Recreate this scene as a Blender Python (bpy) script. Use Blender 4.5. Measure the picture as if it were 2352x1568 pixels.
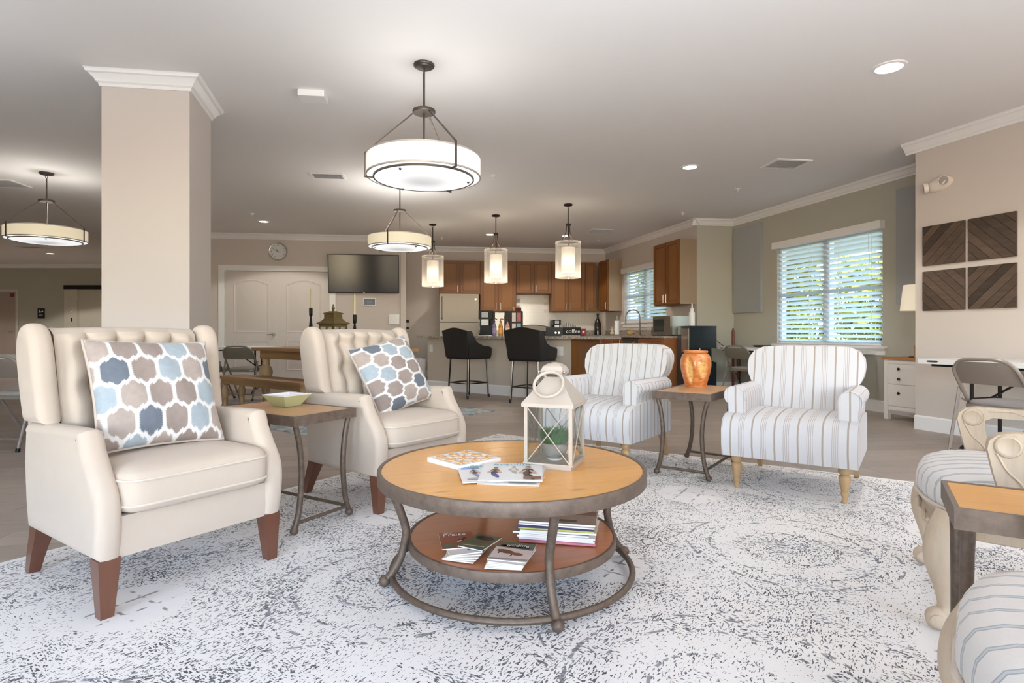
import bpy, bmesh, math, random
from mathutils import Vector, Matrix
import numpy as np
PI = math.pi
random.seed(7)
SC = bpy.context.scene
COL = SC.collection
for o in list(bpy.data.objects): bpy.data.objects.remove(o)

# ---------------------------------------------------------------- camera
EYE = 0.955
cam_d = bpy.data.cameras.new('camera'); cam = bpy.data.objects.new('camera', cam_d); COL.objects.link(cam)
cam.location = (0, 0, EYE); cam.rotation_euler = (PI/2, 0, 0)
cam_d.sensor_width = 36; cam_d.lens = 36*1320/2352
cam_d.shift_y = -(784-765)/2352
cam_d.clip_start = 0.02; cam_d.clip_end = 200
SC.camera = cam
# ---------------------------------------------------------------- colour management, world, lights
SC.view_settings.view_transform = 'Standard'; SC.view_settings.look = 'None'
SC.view_settings.exposure = 0.14; SC.view_settings.gamma = 1.0; SC.view_settings.use_curve_mapping = False
SC.cycles.max_bounces = 10; SC.cycles.diffuse_bounces = 5; SC.cycles.transparent_max_bounces = 24
SC.cycles.sample_clamp_indirect = 4.0
SC.cycles.caustics_reflective = False; SC.cycles.caustics_refractive = False
wd = bpy.data.worlds.new('world'); SC.world = wd; wd.use_nodes = True
_n = wd.node_tree.nodes; _n.clear()
_bg = _n.new('ShaderNodeBackground'); _wo = _n.new('ShaderNodeOutputWorld'); _sk = _n.new('ShaderNodeTexSky')
_sk.sky_type = 'NISHITA'; _sk.sun_disc = False; _sk.sun_elevation = math.radians(48); _sk.sun_rotation = math.radians(200)
wd.node_tree.links.new(_sk.outputs[0], _bg.inputs[0]); wd.node_tree.links.new(_bg.outputs[0], _wo.inputs[0])
_bg.inputs[1].default_value = 2.2
def light(name, kind, loc, energy, color=(1, 1, 1), rot=(0, 0, 0), size=0.1, size_y=None, spread=None):
    d = bpy.data.lights.new(name, kind); d.energy = energy; d.color = color
    if kind == 'AREA':
        d.size = size
        if size_y: d.shape = 'RECTANGLE'; d.size_y = size_y
        if spread: d.spread = spread
    elif kind == 'SUN': d.angle = size
    else: d.shadow_soft_size = size
    o = bpy.data.objects.new(name, d); COL.objects.link(o); o.location = loc; o.rotation_euler = rot
    return o
light('sun', 'SUN', (8, 5, 12), 14.0, (1, .96, .88), (math.radians(42), 0, math.radians(-70)), .02)
# fill lights added inside the room for windows assumed behind and beside the photographer
R_ = math.radians
for wx, we in ((-3.2, 3), (0.3, 14), (3.6, 24)):
    light('added_rear_fill', 'AREA', (wx, -3.40, 1.55), we, (1, .985, .965), (PI/2, 0, 0), 2.5, 1.9)  # added area light just inside each assumed rear window
light('added_side_fill', 'AREA', (6.30, -.95, 1.55), 60, (1, .985, .965), (PI/2, 0, R_(71+36)), 2.2, 1.9)  # added fill light; no window is built in this wall
# the photographer's assumed bounced flash, between two added fill lights aimed at the ceiling
for fx_, fy_, fz_, fe, ft in ((-4.4, 1.5, 1.3, 46, .25), (.3, -.5, .5, 108, .52), (4.4, 1.2, 1.3, 24, .2)):
    light('bounced_flash_and_fill', 'AREA', (fx_, fy_, fz_), fe, (.84, .93, 1), (PI-ft, 0, 0), .8, .8, R_(115))

# ---------------------------------------------------------------- materials
def L(r, g, b):
    f = lambda c: (c/255/12.92) if c <= 10 else ((c/255+.055)/1.055)**2.4
    return (f(r), f(g), f(b), 1)
class N:
    def __init__(s, name):
        s.m = bpy.data.materials.new(name); s.m.use_nodes = True; s.t = s.m.node_tree; s.t.nodes.clear()
        s.out = s.t.nodes.new('ShaderNodeOutputMaterial'); s._tc = None
    def new(s, k, **kw):
        n = s.t.nodes.new('ShaderNode'+k)
        for a, v in kw.items(): setattr(n, a, v)
        return n
    def ln(s, a, b): s.t.links.new(a, b)
    def tc(s, w='Object'):
        if not s._tc: s._tc = s.new('TexCoord')
        return s._tc.outputs[w]
    def put(s, v, sock):
        if isinstance(v, bpy.types.NodeSocket): s.ln(v, sock)
        else: sock.default_value = v
    def math(s, op, a, b=0.0, c=0.0):
        n = s.new('Math', operation=op); s.put(a, n.inputs[0]); s.put(b, n.inputs[1]); s.put(c, n.inputs[2]); return n.outputs[0]
    def map(s, scale=(1, 1, 1), rot=(0, 0, 0), loc=(0, 0, 0), src=None):
        n = s.new('Mapping'); s.ln(src or s.tc(), n.inputs[0]); n.inputs['Scale'].default_value = scale
        n.inputs['Rotation'].default_value = rot; n.inputs['Location'].default_value = loc; return n.outputs[0]
    def noise(s, vec, scale, detail=3, rough=.5, dist=0):
        n = s.new('TexNoise'); s.ln(vec, n.inputs['Vector']); n.inputs['Scale'].default_value = scale
        n.inputs['Detail'].default_value = detail; n.inputs['Roughness'].default_value = rough; n.inputs['Distortion'].default_value = dist
        return n.outputs[0]
    def rng(s, v, a, b, c=0.0, d=1.0, smooth=False):
        n = s.new('MapRange'); n.clamp = True
        if smooth: n.interpolation_type = 'SMOOTHSTEP'
        s.put(v, n.inputs[0]); s.put(a, n.inputs[1]); s.put(b, n.inputs[2]); s.put(c, n.inputs[3]); s.put(d, n.inputs[4]); return n.outputs[0]
    def mix(s, f, a, b, mode='MIX'):
        n = s.new('Mix', data_type='RGBA', blend_type=mode); s.put(f, n.inputs[0]); s.put(a, n.inputs[6]); s.put(b, n.inputs[7]); return n.outputs[2]
    def ramp(s, f, stops, const=False):
        n = s.new('ValToRGB'); s.ln(f, n.inputs[0]); cr = n.color_ramp
        if const: cr.interpolation = 'CONSTANT'
        while len(cr.elements) < len(stops): cr.elements.new(.5)
        for e, (p, c) in zip(cr.elements, stops): e.position = p; e.color = c
        return n.outputs[0]
    def bsdf(s, color, rough=.5, metal=0., bump=None, bstr=.2, bdist=.002, **kw):
        p = s.new('BsdfPrincipled'); s.put(color, p.inputs['Base Color']); s.put(rough, p.inputs['Roughness']); s.put(metal, p.inputs['Metallic'])
        for k, v in kw.items(): s.put(v, p.inputs[k.replace('_', ' ')])
        if bump is not None:
            b = s.new('Bump'); s.ln(bump, b.inputs['Height']); b.inputs['Strength'].default_value = bstr; b.inputs['Distance'].default_value = bdist
            s.ln(b.outputs[0], p.inputs['Normal'])
        s.ln(p.outputs[0], s.out.inputs[0]); return p
    def sep(s, vec=None):
        n = s.new('SeparateXYZ'); s.ln(vec or s.tc(), n.inputs[0]); return n.outputs
def vary(c, k): return (min(1, c[0]*k), min(1, c[1]*k), min(1, c[2]*k), 1)
def plain(name, c, rough=.5, metal=0., var=.06, scale=6, bump=0, bscale=200, **kw):
    n = N(name); v = n.tc()
    col = n.mix(n.noise(v, scale), vary(c, 1-var), vary(c, 1+var))
    n.bsdf(col, rough, metal, n.noise(v, bscale, 2) if bump else None, bump, .001, **kw); return n.m
def fabric(name, c, scale=420, bump=.25, var=.05, rough=.9):
    n = N(name); v = n.tc()
    w1 = n.new('TexWave', wave_type='BANDS', bands_direction='X'); w2 = n.new('TexWave', wave_type='BANDS', bands_direction='Z')
    for w in (w1, w2): n.ln(v, w.inputs[0]); w.inputs['Scale'].default_value = scale; w.inputs['Distortion'].default_value = 1.5; w.inputs['Detail'].default_value = 1
    h = n.math('ADD', w1.outputs[1], w2.outputs[1])
    f = n.math('ADD', n.math('MULTIPLY', n.noise(v, 14, 4), .7), n.math('MULTIPLY', n.noise(n.map((300, 300, 40)), 1, 2), .3))
    n.bsdf(n.mix(f, vary(c, 1-var), vary(c, 1+var)), rough, 0, h, bump, .0008, Sheen_Weight=.15); return n.m
def wood(name, c, axis='x', rough=.45, dark=.62, light=1.12, scale=1., knots=False, rand=0., coat=0.):
    n = N(name); s = {'x': (1.2, 16, 16), 'y': (16, 1.2, 16), 'z': (16, 16, 1.2)}[axis]
    src = n.tc()
    if rand:
        oi = n.new('ObjectInfo'); ad = n.new('VectorMath', operation='ADD'); cb = n.new('CombineXYZ')
        k = n.math('MULTIPLY', oi.outputs['Random'], 37.0); n.ln(k, cb.inputs[0]); n.ln(k, cb.inputs[1]); n.ln(src, ad.inputs[0]); n.ln(cb.outputs[0], ad.inputs[1]); src = ad.outputs[0]
    v = n.map(tuple(q*scale for q in s), src=src)
    g = n.noise(v, 1.6, 6, .62, 1.2); g2 = n.noise(v, 9, 3, .6)
    f = n.math('ADD', n.math('MULTIPLY', g, .75), n.math('MULTIPLY', g2, .25))
    col = n.ramp(f, [(.25, vary(c, dark)), (.48, c), (.72, vary(c, light))])
    if knots:
        vo = n.new('TexVoronoi'); n.ln(n.map({'x': (2.2, 6, 6), 'y': (6, 2.2, 6), 'z': (6, 6, 2.2)}[axis], src=src), vo.inputs['Vector']); vo.inputs['Scale'].default_value = 1.3
        kd = n.rng(vo.outputs['Distance'], .03, .13, 1, 0, True)
        col = n.mix(n.math('MULTIPLY', kd, .6), col, vary(c, .42))
    if rand:
        col = n.mix(1.0, col, n.mix(oi.outputs['Random'], (1-rand,)*3+(1,), (1+rand,)*3+(1,)), 'MULTIPLY')
    n.bsdf(col, rough, 0, f, .12, .001, Coat_Weight=coat, Coat_Roughness=.25); return n.m
def metal(name, c, rough=.35, met=.9, var=.25, scale=25):
    n = N(name); v = n.tc(); f = n.noise(v, scale, 5, .65)
    n.bsdf(n.mix(n.rng(f, .3, .7), vary(c, 1-var), vary(c, 1+var)), n.rng(f, .2, .8, rough*.8, rough*1.3), met, f, .1, .001); return n.m
def brushed(name, c, axis='z', rough=.28):
    n = N(name); v = n.map({'z': (260, 260, 2), 'x': (2, 260, 260), 'y': (260, 2, 260)}[axis]); f = n.noise(v, 1, 2)
    n.bsdf(n.mix(f, vary(c, .9), vary(c, 1.1)), n.rng(f, 0, 1, rough*.85, rough*1.2), 1, f, .03, .0005); return n.m
def stripes(name, coord, period, stops, bscale=420):
    """woven stripes: coord is 'x' or 'xy' (x+y); stops are (pos, colour) over one period, constant."""
    n = N(name); x, y, z = n.sep()
    side = n.math('GREATER_THAN', n.math('ABSOLUTE', n.sep(n.tc('Normal'))[0]), .78)
    x = n.math('ADD', n.math('MULTIPLY', x, n.math('SUBTRACT', 1, side)), n.math('MULTIPLY', n.math('ADD', y, .035), side))
    q = x if coord == 'x' else (y if coord == 'y' else n.math('ADD', x, y))
    wob = n.math('MULTIPLY', n.noise(n.tc(), 9, 1), .004)
    q = n.math('ADD', q, wob)
    f = n.math('FRACT', n.math('ADD', n.math('DIVIDE', q, period), 40.5))
    col = n.ramp(f, stops, True)
    col = n.mix(1.0, col, n.mix(n.noise(n.tc(), 260, 2), (.93, .93, .93, 1), (1.05, 1.05, 1.05, 1)), 'MULTIPLY')
    n.bsdf(col, .9, 0, n.noise(n.tc(), bscale, 2), .2, .0008, Sheen_Weight=.1); return n.m
def glass(name, tint=(1, 1, 1, 1), refl=.08, rough=.02):
    n = N(name); t = n.new('BsdfTransparent'); t.inputs[0].default_value = tint
    g = n.new('BsdfGlossy'); g.inputs['Roughness'].default_value = rough
    lw = n.new('LayerWeight'); lw.inputs[0].default_value = .35
    f = n.math('ADD', n.math('MULTIPLY', lw.outputs['Facing'], .35), refl)
    mx = n.new('MixShader'); n.ln(f, mx.inputs[0]); n.ln(t.outputs[0], mx.inputs[1]); n.ln(g.outputs[0], mx.inputs[2]); n.ln(mx.outputs[0], n.out.inputs[0]); return n.m
def veil(name, c, alpha=.45, emit=0.):
    n = N(name); t = n.new('BsdfTransparent'); d = n.new('BsdfDiffuse'); d.inputs[0].default_value = c
    tr = n.new('BsdfTranslucent'); tr.inputs[0].default_value = c
    m0 = n.new('MixShader'); m0.inputs[0].default_value = .5; n.ln(d.outputs[0], m0.inputs[1]); n.ln(tr.outputs[0], m0.inputs[2])
    lw = n.new('LayerWeight'); lw.inputs[0].default_value = .4
    f = n.math('ADD', n.math('MULTIPLY', lw.outputs['Facing'], .3), alpha)
    mx = n.new('MixShader'); n.ln(f, mx.inputs[0]); n.ln(t.outputs[0], mx.inputs[1]); n.ln(m0.outputs[0], mx.inputs[2]); n.ln(mx.outputs[0], n.out.inputs[0]); return n.m
def glow(name, c, strength, base=None, fac=None):
    n = N(name); b = n.new('BsdfPrincipled'); b.inputs['Base Color'].default_value = base or c; b.inputs['Roughness'].default_value = .6
    b.inputs['Emission Color'].default_value = c; b.inputs['Emission Strength'].default_value = strength
    n.ln(b.outputs[0], n.out.inputs[0]); return n.m
def vcol(name, rough=.85):
    n = N(name); a = n.new('VertexColor'); a.layer_name = 'Col'
    v = n.tc(); f = n.noise(v, 45, 4)
    col = n.mix(1.0, a.outputs[0], n.mix(f, (.80, .80, .80, 1), (1.16, 1.16, 1.16, 1)), 'MULTIPLY')
    n.bsdf(col, rough, 0, n.noise(v, 500, 2), .15, .0006, Sheen_Weight=.1); return n.m

WALL = plain('taupe_wall_paint', L(204, 194, 187), .75, var=.012, scale=1.2, bump=.04, bscale=350)
ISLEP = plain('taupe_island_paint', L(196, 184, 170), .75, var=.012, scale=1.2)
WALL2 = plain('shaded_wall_paint', L(180, 177, 165), .75, var=.012, scale=1.2, bump=.04, bscale=350)  # taupe wall paint with the backlit wall's shade put into its colour
CEIL = plain('ceiling_paint', L(233, 230, 228), .85, var=.01, scale=1, bump=.05, bscale=300)
TRIM = plain('white_trim_paint', L(236, 234, 233), .4, var=.01)
DOORW = plain('white_door_paint', L(204, 196, 190), .45, var=.01)
PLANK = wood('floor_plank_wood', L(162, 149, 138), 'x', .42, .80, 1.12, .8, rand=.10)
LINEN = fabric('beige_linen', L(203, 187, 171), 420, .3, .05)
PIPING = fabric('beige_piping', L(214, 201, 187))
WALNUT = wood('walnut_leg_wood', L(98, 58, 40), 'z', .32, .6, 1.15, 1.4, coat=.3)
LIMED = wood('limed_leg_wood', L(176, 145, 106), 'z', .45, .72, 1.12, 1.4)
CARVED = wood('bleached_carved_wood', L(194, 175, 152), 'z', .5, .80, 1.08, 1.2)
AGED = metal('aged_iron', L(108, 93, 82), .5, .4, .3, 30)
AGED_D = metal('aged_iron_tube', L(100, 86, 75), .48, .45, .35, 45)
HONEY = wood('honey_pine_board', L(222, 164, 94), 'x', .33, .78, 1.10, 1., True, .05, .25)
HONEY_D = wood('brown_pine_board', L(190, 146, 104), 'x', .38, .74, 1.12, 1., True, .05, .2)
SHELFW = wood('russet_shelf_wood', L(178, 118, 78), 'x', .35, .8, 1.1, 1., False, .04, .25)
OAK = wood('kitchen_maple', L(124, 78, 36), 'z', .5, .86, 1.08, 1.)
OAKP = wood('kitchen_maple_panel', L(134, 87, 43), 'z', .5, .9, 1.08, 1.)
OAKG = plain('maple_glaze_line', L(92, 56, 26), .5)
OAKE = wood('cabinet_end_maple', L(156, 134, 110), 'z', .42, .9, 1.06, 1.)
OAKR = wood('cabinet_drawer_maple', L(142, 88, 52), 'x', .38, .86, 1.08, 1., coat=.2)
RUSTIC = wood('rustic_dining_wood', L(158, 121, 82), 'x', .5, .72, 1.14, .8, True)
RUSTICZ = wood('rustic_turned_wood', L(170, 138, 100), 'z', .5, .78, 1.1, .9)
BLACKM = plain('black_metal', L(34, 31, 29), .4, .4, .1)
BRONZE = metal('dark_bronze', L(92, 84, 78), .38, .7, .15)
DBRONZE = metal('oil_rubbed_bronze', L(58, 48, 42), .4, .7, .15)
STEEL = brushed('brushed_steel', L(120, 113, 106), 'x', .42)
CHROME = plain('chrome', L(210, 208, 205), .15, 1, .02)
NICKEL = plain('brushed_nickel', L(176, 168, 158), .3, 1, .02)
BLACKP = plain('black_plastic', L(14, 14, 15), .42, 0, .1, Specular_IOR_Level=.3)
WHITEP = plain('white_plastic', L(236, 235, 234), .35, 0, .01)
GREYCH = plain('grey_chair_steel', L(142, 131, 124), .4, .25, .04)
GREYCH2 = plain('taupe_chair_steel', L(128, 120, 108), .4, .25, .04)
TABLEW = plain('white_table_plastic', L(232, 229, 227), .45, 0, .02, bump=.05)
LEATHER = plain('black_leather', L(32, 29, 27), .42, 0, .15, 8, .12, 160)
PANE = glass('window_glass', (1, 1, 1, 1), .03)
CLEARG = glass('lantern_glass', (.93, .94, .93, 1), .04)
FROST = veil('frosted_outer_glass', (.90, .88, .85, 1), .17)
GREYPANEL = fabric('grey_acoustic_fabric', L(160, 162, 163), 300, .15, .03)
BLACK = plain('black_ink', L(24, 23, 24), .6)
WHITE = plain('white_paper', L(240, 239, 238), .6, var=.01)
# ---------------------------------------------------------------- mesh builder
def cat_rom(pts, k=6, closed=False):
    P = [Vector(p) for p in pts]; out = []; n = len(P)
    for i in range(n if closed else n-1):
        p0 = P[(i-1) % n] if closed or i > 0 else P[0]*2-P[1]
        p1 = P[i]; p2 = P[(i+1) % n]
        p3 = P[(i+2) % n] if closed or i+2 < n else P[-1]*2-P[-2]
        for j in range(k):
            t = j/k; out.append(.5*((2*p1)+(p2-p0)*t+(2*p0-5*p1+4*p2-p3)*t*t+(3*p1-p0-3*p2+p3)*t**3))
    if not closed: out.append(P[-1])
    return out
class B:
    def __init__(s): s.bm = bmesh.new(); s.M = Matrix.Identity(4); s.mi = 0
    def _done(s, vs, bev=0, seg=2, ang=.5):
        fs = {f for v in vs for f in v.link_faces}
        for f in fs: f.material_index = s.mi
        if bev > 0:
            es = {e for f in fs for e in f.edges if len(e.link_faces) == 2 and e.calc_face_angle(0) > ang}
            r = bmesh.ops.bevel(s.bm, geom=list(es), offset=bev, segments=seg, profile=.5, affect='EDGES', clamp_overlap=True)
            for f in r['faces']: f.material_index = s.mi
        return s
    def V(s, p): return s.bm.verts.new(s.M @ Vector(p))
    def F(s, vs):
        try: return s.bm.faces.new(vs)
        except ValueError: return None
    def box(s, x0, x1, y0, y1, z0, z1, bev=0, seg=2):
        v = [s.V((x, y, z)) for z in (z0, z1) for y in (y0, y1) for x in (x0, x1)]
        for q in ((0, 2, 3, 1), (4, 5, 7, 6), (0, 1, 5, 4), (2, 6, 7, 3), (0, 4, 6, 2), (1, 3, 7, 5)): s.F([v[i] for i in q])
        return s._done(v, bev, seg)
    def taper(s, c0, a0, c1, a1, bev=0, seg=2):
        """square frustum: centre c0 half-sizes a0 (bottom) to c1, a1 (top)"""
        v = []
        for c, a in ((c0, a0), (c1, a1)):
            for dx, dy in ((-1, -1), (1, -1), (1, 1), (-1, 1)): v.append(s.V((c[0]+dx*a[0], c[1]+dy*a[1], c[2])))
        s.F(v[3::-1]); s.F(v[4:])
        for i in range(4): s.F([v[i], v[(i+1) % 4], v[4+(i+1) % 4], v[4+i]])
        return s._done(v, bev, seg)
    def loft(s, rings, caps=True, closed=True):
        R = [[s.V(p) for p in r] for r in rings]; n = len(R[0])
        for a, b in zip(R, R[1:]):
            for i in range(n if closed else n-1): s.F([a[i], a[(i+1) % n], b[(i+1) % n], b[i]])
        if caps: s.F(R[0][::-1]); s.F(R[-1])
        return s._done([v for r in R for v in r])
    def tube(s, pts, r, n=8, closed=False, sm=0, flat=None):
        P = [Vector(p) for p in pts]; rs = r if isinstance(r, (list, tuple)) else [r]*len(P)
        if sm:
            q = cat_rom([(i, rr, 0) for i, rr in enumerate(rs)], sm, closed) if not closed else None
            P = cat_rom(P, sm, closed); rs = [x[1] for x in q] if q else [rs[0]]*len(P)
        m = len(P); up = None; rings = []
        for i, p in enumerate(P):
            a = P[(i-1) % m] if closed or i else P[0]; b = P[(i+1) % m] if closed or i < m-1 else P[-1]
            t = (b-a).normalized()
            if up is None: up = Vector((0, 0, 1)) if abs(t.z) < .9 else Vector((1, 0, 0))
            x = t.cross(up).normalized(); up = x.cross(t).normalized()
            fx, fy = flat or (1, 1)
            rings.append([p+x*math.cos(k*2*PI/n)*rs[i]*fx+up*math.sin(k*2*PI/n)*rs[i]*fy for k in range(n)])
        if closed: rings.append(rings[0]); return s.loft(rings[:-1]+[rings[0]], False) if False else s._ring(rings[:-1])
        return s.loft(rings)
    def _ring(s, rings):
        R = [[s.V(p) for p in r] for r in rings]; n = len(R[0]); m = len(R)
        for j in range(m):
            a, b = R[j], R[(j+1) % m]
            for i in range(n): s.F([a[i], a[(i+1) % n], b[(i+1) % n], b[i]])
        return s._done([v for r in R for v in r])
    def cyl(s, p, q, r0, r1=None, n=16): return s.tube([p, q], [r0, r0 if r1 is None else r1], n)
    def lathe(s, prof, n=24, c=(0, 0, 0), caps=True):
        rings = [[(c[0]+r*math.cos(k*2*PI/n), c[1]+r*math.sin(k*2*PI/n), c[2]+z) for k in range(n)] for r, z in prof]
        return s.loft(rings, caps)
    def prism(s, poly, a0, a1, plane='xz', bev=0, seg=2):
        f = {'xz': lambda p, a: (p[0], a, p[1]), 'yz': lambda p, a: (a, p[0], p[1]), 'xy': lambda p, a: (p[0], p[1], a)}[plane]
        A = [s.V(f(p, a0)) for p in poly]; Bv = [s.V(f(p, a1)) for p in poly]; n = len(poly)
        s.F(A[::-1]); s.F(Bv)
        for i in range(n): s.F([A[i], A[(i+1) % n], Bv[(i+1) % n], Bv[i]])
        return s._done(A+Bv, bev, seg, .3)
    def rprism(s, poly, a0, a1, r, plane='yz', n=5):
        """extruded outline with fully rounded rims"""
        f = {'xz': lambda p, a: (p[0], a, p[1]), 'yz': lambda p, a: (a, p[0], p[1]), 'xy': lambda p, a: (p[0], p[1], a)}[plane]
        P = [Vector(p) for p in poly]; m = len(P); ar = sum(P[i].x*P[(i+1) % m].y-P[(i+1) % m].x*P[i].y for i in range(m)); sg = 1 if ar > 0 else -1
        nr = []
        for i in range(m):
            e0 = (P[i]-P[i-1]).normalized(); e1 = (P[(i+1) % m]-P[i]).normalized()
            n0 = Vector((-e0.y, e0.x))*sg; n1 = Vector((-e1.y, e1.x))*sg; q = n0+n1
            nr.append(q/max(.5, q.dot(n0)) if q.length > 1e-6 else n0)
        rings = []
        for k in range(n+1): t = k/n*PI/2; rings.append([f(P[i]+nr[i]*r*(1-math.sin(t)), a0+r*(1-math.cos(t))) for i in range(m)])
        for k in range(n+1): t = (1-k/n)*PI/2; rings.append([f(P[i]+nr[i]*r*(1-math.sin(t)), a1-r*(1-math.cos(t))) for i in range(m)])
        return s.loft(rings)
    def grid(s, f, nu, nv, cu=False, cv=False):
        R = [[s.V(f(i/(nu if cu else nu-1), j/(nv if cv else nv-1))) for i in range(nu)] for j in range(nv)]
        for j in range(nv if cv else nv-1):
            for i in range(nu if cu else nu-1):
                a, b = R[j], R[(j+1) % nv]; s.F([a[i], a[(i+1) % nu], b[(i+1) % nu], b[i]])
        return s._done([v for r in R for v in r])
    def dome(s, rx, ry, ex, prof, c=(0, 0, 0), n=40, shape=None):
        """rings of a superellipse: prof is [(scale, z)]; the last ring closes"""
        rings = []
        for k, z in prof:
            ring = []
            for i in range(n):
                t = i*2*PI/n; ct, st = math.cos(t), math.sin(t)
                x = math.copysign(abs(ct)**(2/ex), ct)*rx*k; y = math.copysign(abs(st)**(2/ex), st)*ry*k
                if shape: x, y = shape(x, y)
                ring.append((c[0]+x, c[1]+y, c[2]+z))
            rings.append(ring)
        return s.loft(rings)
    def ball(s, c, r, n=14, m=9):
        rr = r if isinstance(r, (tuple, list)) else (r, r, r)
        rings = [[(c[0]+rr[0]*math.sin(a)*math.cos(k*2*PI/n), c[1]+rr[1]*math.sin(a)*math.sin(k*2*PI/n), c[2]-rr[2]*math.cos(a)) for k in range(n)] for a in [PI*(j+.25)/(m+.5-.0) for j in range(m+1)]]
        return s.loft(rings)
    def poly(s, pts):
        v = [s.V(p) for p in pts]; s.F(v); return s._done(v)
    def build(s, name, mat, parent=None, loc=(0, 0, 0), rz=0, smooth=True, ang=38, kind=None, label=None):
        bmesh.ops.recalc_face_normals(s.bm, faces=s.bm.faces)
        me = bpy.data.meshes.new(name); s.bm.to_mesh(me); s.bm.free()
        for m in (mat if isinstance(mat, (list, tuple)) else [mat]): me.materials.append(m)
        if smooth:
            me.polygons.foreach_set('use_smooth', [True]*len(me.polygons)); me.set_sharp_from_angle(angle=math.radians(ang))
        o = bpy.data.objects.new(name, me); COL.objects.link(o); o.location = loc; o.rotation_euler = (0, 0, rz)
        if parent: o.parent = parent
        if kind: o['kind'] = kind
        if label: o['label'] = label
        return o
def tag(o, label, cat, group=None):
    o['label'] = label; o['category'] = cat
    if group: o['group'] = group
    return o
def thing(name, label, cat, loc=(0, 0, 0), rz=0, group=None):
    o = bpy.data.objects.new(name, None); COL.objects.link(o); o.location = loc; o.rotation_euler = (0, 0, rz); o.empty_display_size = .05
    return tag(o, label, cat, group)
def dup(root, label, loc, rz=0, group=None):
    def cp(o, parent):
        c = o.copy(); COL.objects.link(c)
        if parent: c.parent = parent
        for ch in kids.get(o.name, []): cp(ch, c)
        return c
    kids = {}
    for o in COL.objects:
        if o.parent: kids.setdefault(o.parent.name, []).append(o)
    r = cp(root, None); r.location = loc; r.rotation_euler = (0, 0, rz); r['label'] = label
    if group: r['group'] = group
    return r
def inst(src, name, parent, loc=(0, 0, 0), rot=(0, 0, 0), kind=None):
    o = bpy.data.objects.new(name, src.data); COL.objects.link(o); o.location = loc; o.rotation_euler = rot
    if parent: o.parent = parent
    return o
def text(s, size, mat, parent, loc, rot, name='lettering', ext=.0004):
    cu = bpy.data.curves.new(name, 'FONT'); cu.body = s; cu.size = size; cu.align_x = 'CENTER'; cu.align_y = 'CENTER'; cu.extrude = ext; cu.resolution_u = 2
    t = bpy.data.objects.new(name, cu); COL.objects.link(t)
    me = bpy.data.meshes.new_from_object(t.evaluated_get(bpy.context.evaluated_depsgraph_get())); bpy.data.objects.remove(t)
    me.materials.clear(); me.materials.append(mat)
    o = bpy.data.objects.new(name, me); COL.objects.link(o); o.location = loc; o.rotation_euler = rot; o.parent = parent; return o
R = math.radians
def clip_poly(poly, a, b, c):
    """keep the part of poly with a*x+b*y <= c"""
    out = []
    for i in range(len(poly)):
        p, q = poly[i], poly[(i+1) % len(poly)]; dp = a*p[0]+b*p[1]-c; dq = a*q[0]+b*q[1]-c
        if dp <= 0: out.append(p)
        if dp*dq < 0: t = dp/(dp-dq); out.append((p[0]+(q[0]-p[0])*t, p[1]+(q[1]-p[1])*t))
    return out

# ---------------------------------------------------------------- room shell
HC = 2.86
def slab(name, x0, x1, y0, y1, z0, z1, m):
    o = B().box(x0, x1, y0, y1, z0, z1).build(name, m, smooth=False); o['kind'] = 'structure'; return o
class Wall:
    """a wall whose room face runs from p to q; the room is on the right-hand side; local x runs along it, -y is the room"""
    def __init__(s, name, p, q, mat, openings=(), th=.14, h=HC, crown=True, base=True, cext=(0, 0), tag_=''):
        s.p = Vector((p[0], p[1], 0)); d = Vector((q[0]-p[0], q[1]-p[1], 0)); s.L = d.length; s.a = math.atan2(d.y, d.x)
        b = B(); us = sorted({0, s.L, *[u for o in openings for u in o[:2]]})
        for u0, u1 in zip(us, us[1:]):
            op = [o for o in openings if o[0] <= u0+1e-6 and o[1] >= u1-1e-6]
            if op:
                b.box(u0, u1, 0, th, 0, op[0][2]) if op[0][2] > 0 else None
                b.box(u0, u1, 0, th, op[0][3], h)
            else: b.box(u0, u1, 0, th, 0, h)
        s.o = b.build(name, mat, loc=s.p, rz=s.a, smooth=False, kind='structure')
        if crown: s.crown(*cext)
        if base:
            bb = B(); segs = [(0, s.L)]
            for o in openings:
                if o[2] <= 0: segs = [x for a, c in segs for x in ((a, min(c, o[0])), (max(a, o[1]), c)) if x[1]-x[0] > .01]
            for a, c in segs: bb.prism([(0, 0), (-.018, 0), (-.018, .125), (-.01, .14), (0, .14)], a, c, 'yz')
            bb.build('baseboard_'+name.split('_', 1)[1], TRIM, loc=s.p, rz=s.a, ang=20, kind='structure')
    def crown(s, e0=0, e1=0):
        pr = [(0, HC-.105), (-.012, HC-.105), (-.016, HC-.085), (-.03, HC-.075), (-.035, HC-.06), (-.062, HC-.03), (-.078, HC-.024), (-.082, HC-.008), (-.09, HC), (0, HC)]
        B().prism(pr, -e0, s.L+e1, 'yz').build('trim', TRIM, loc=s.p, rz=s.a, ang=25, kind='structure')
    def at(s, u, z=0, out=0):
        c, sn = math.cos(s.a), math.sin(s.a); return (s.p.x+u*c+out*sn, s.p.y+u*sn-out*c, z)
fl = slab('floor', -16.6, 8.2, -4, 16.6, -.2, -.002, PLANK)
slab('ceiling', -16.6, 8.2, -4, 16.6, HC, HC+.15, CEIL)
W_TV = Wall('wall_television', (-7.2, 10.745), (-2.1, 11.37), WALL, [(1.735, 3.678, 0, 2.15)], cext=(0, .09))
W_KB = Wall('wall_kitchen', (-2.6, 12.55), (2.13, 13.1), WALL)
W_KR = Wall('wall_sink', (2.13, 13.1), (3.09, 9.6), WALL, [(.96, 2.66, 1.19, 2.24)], cext=(0, .09))
W_JG = Wall('wall_jog', (3.09, 9.6), (3.74, 9.68), WALL2, cext=(.09, 0))
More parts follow.
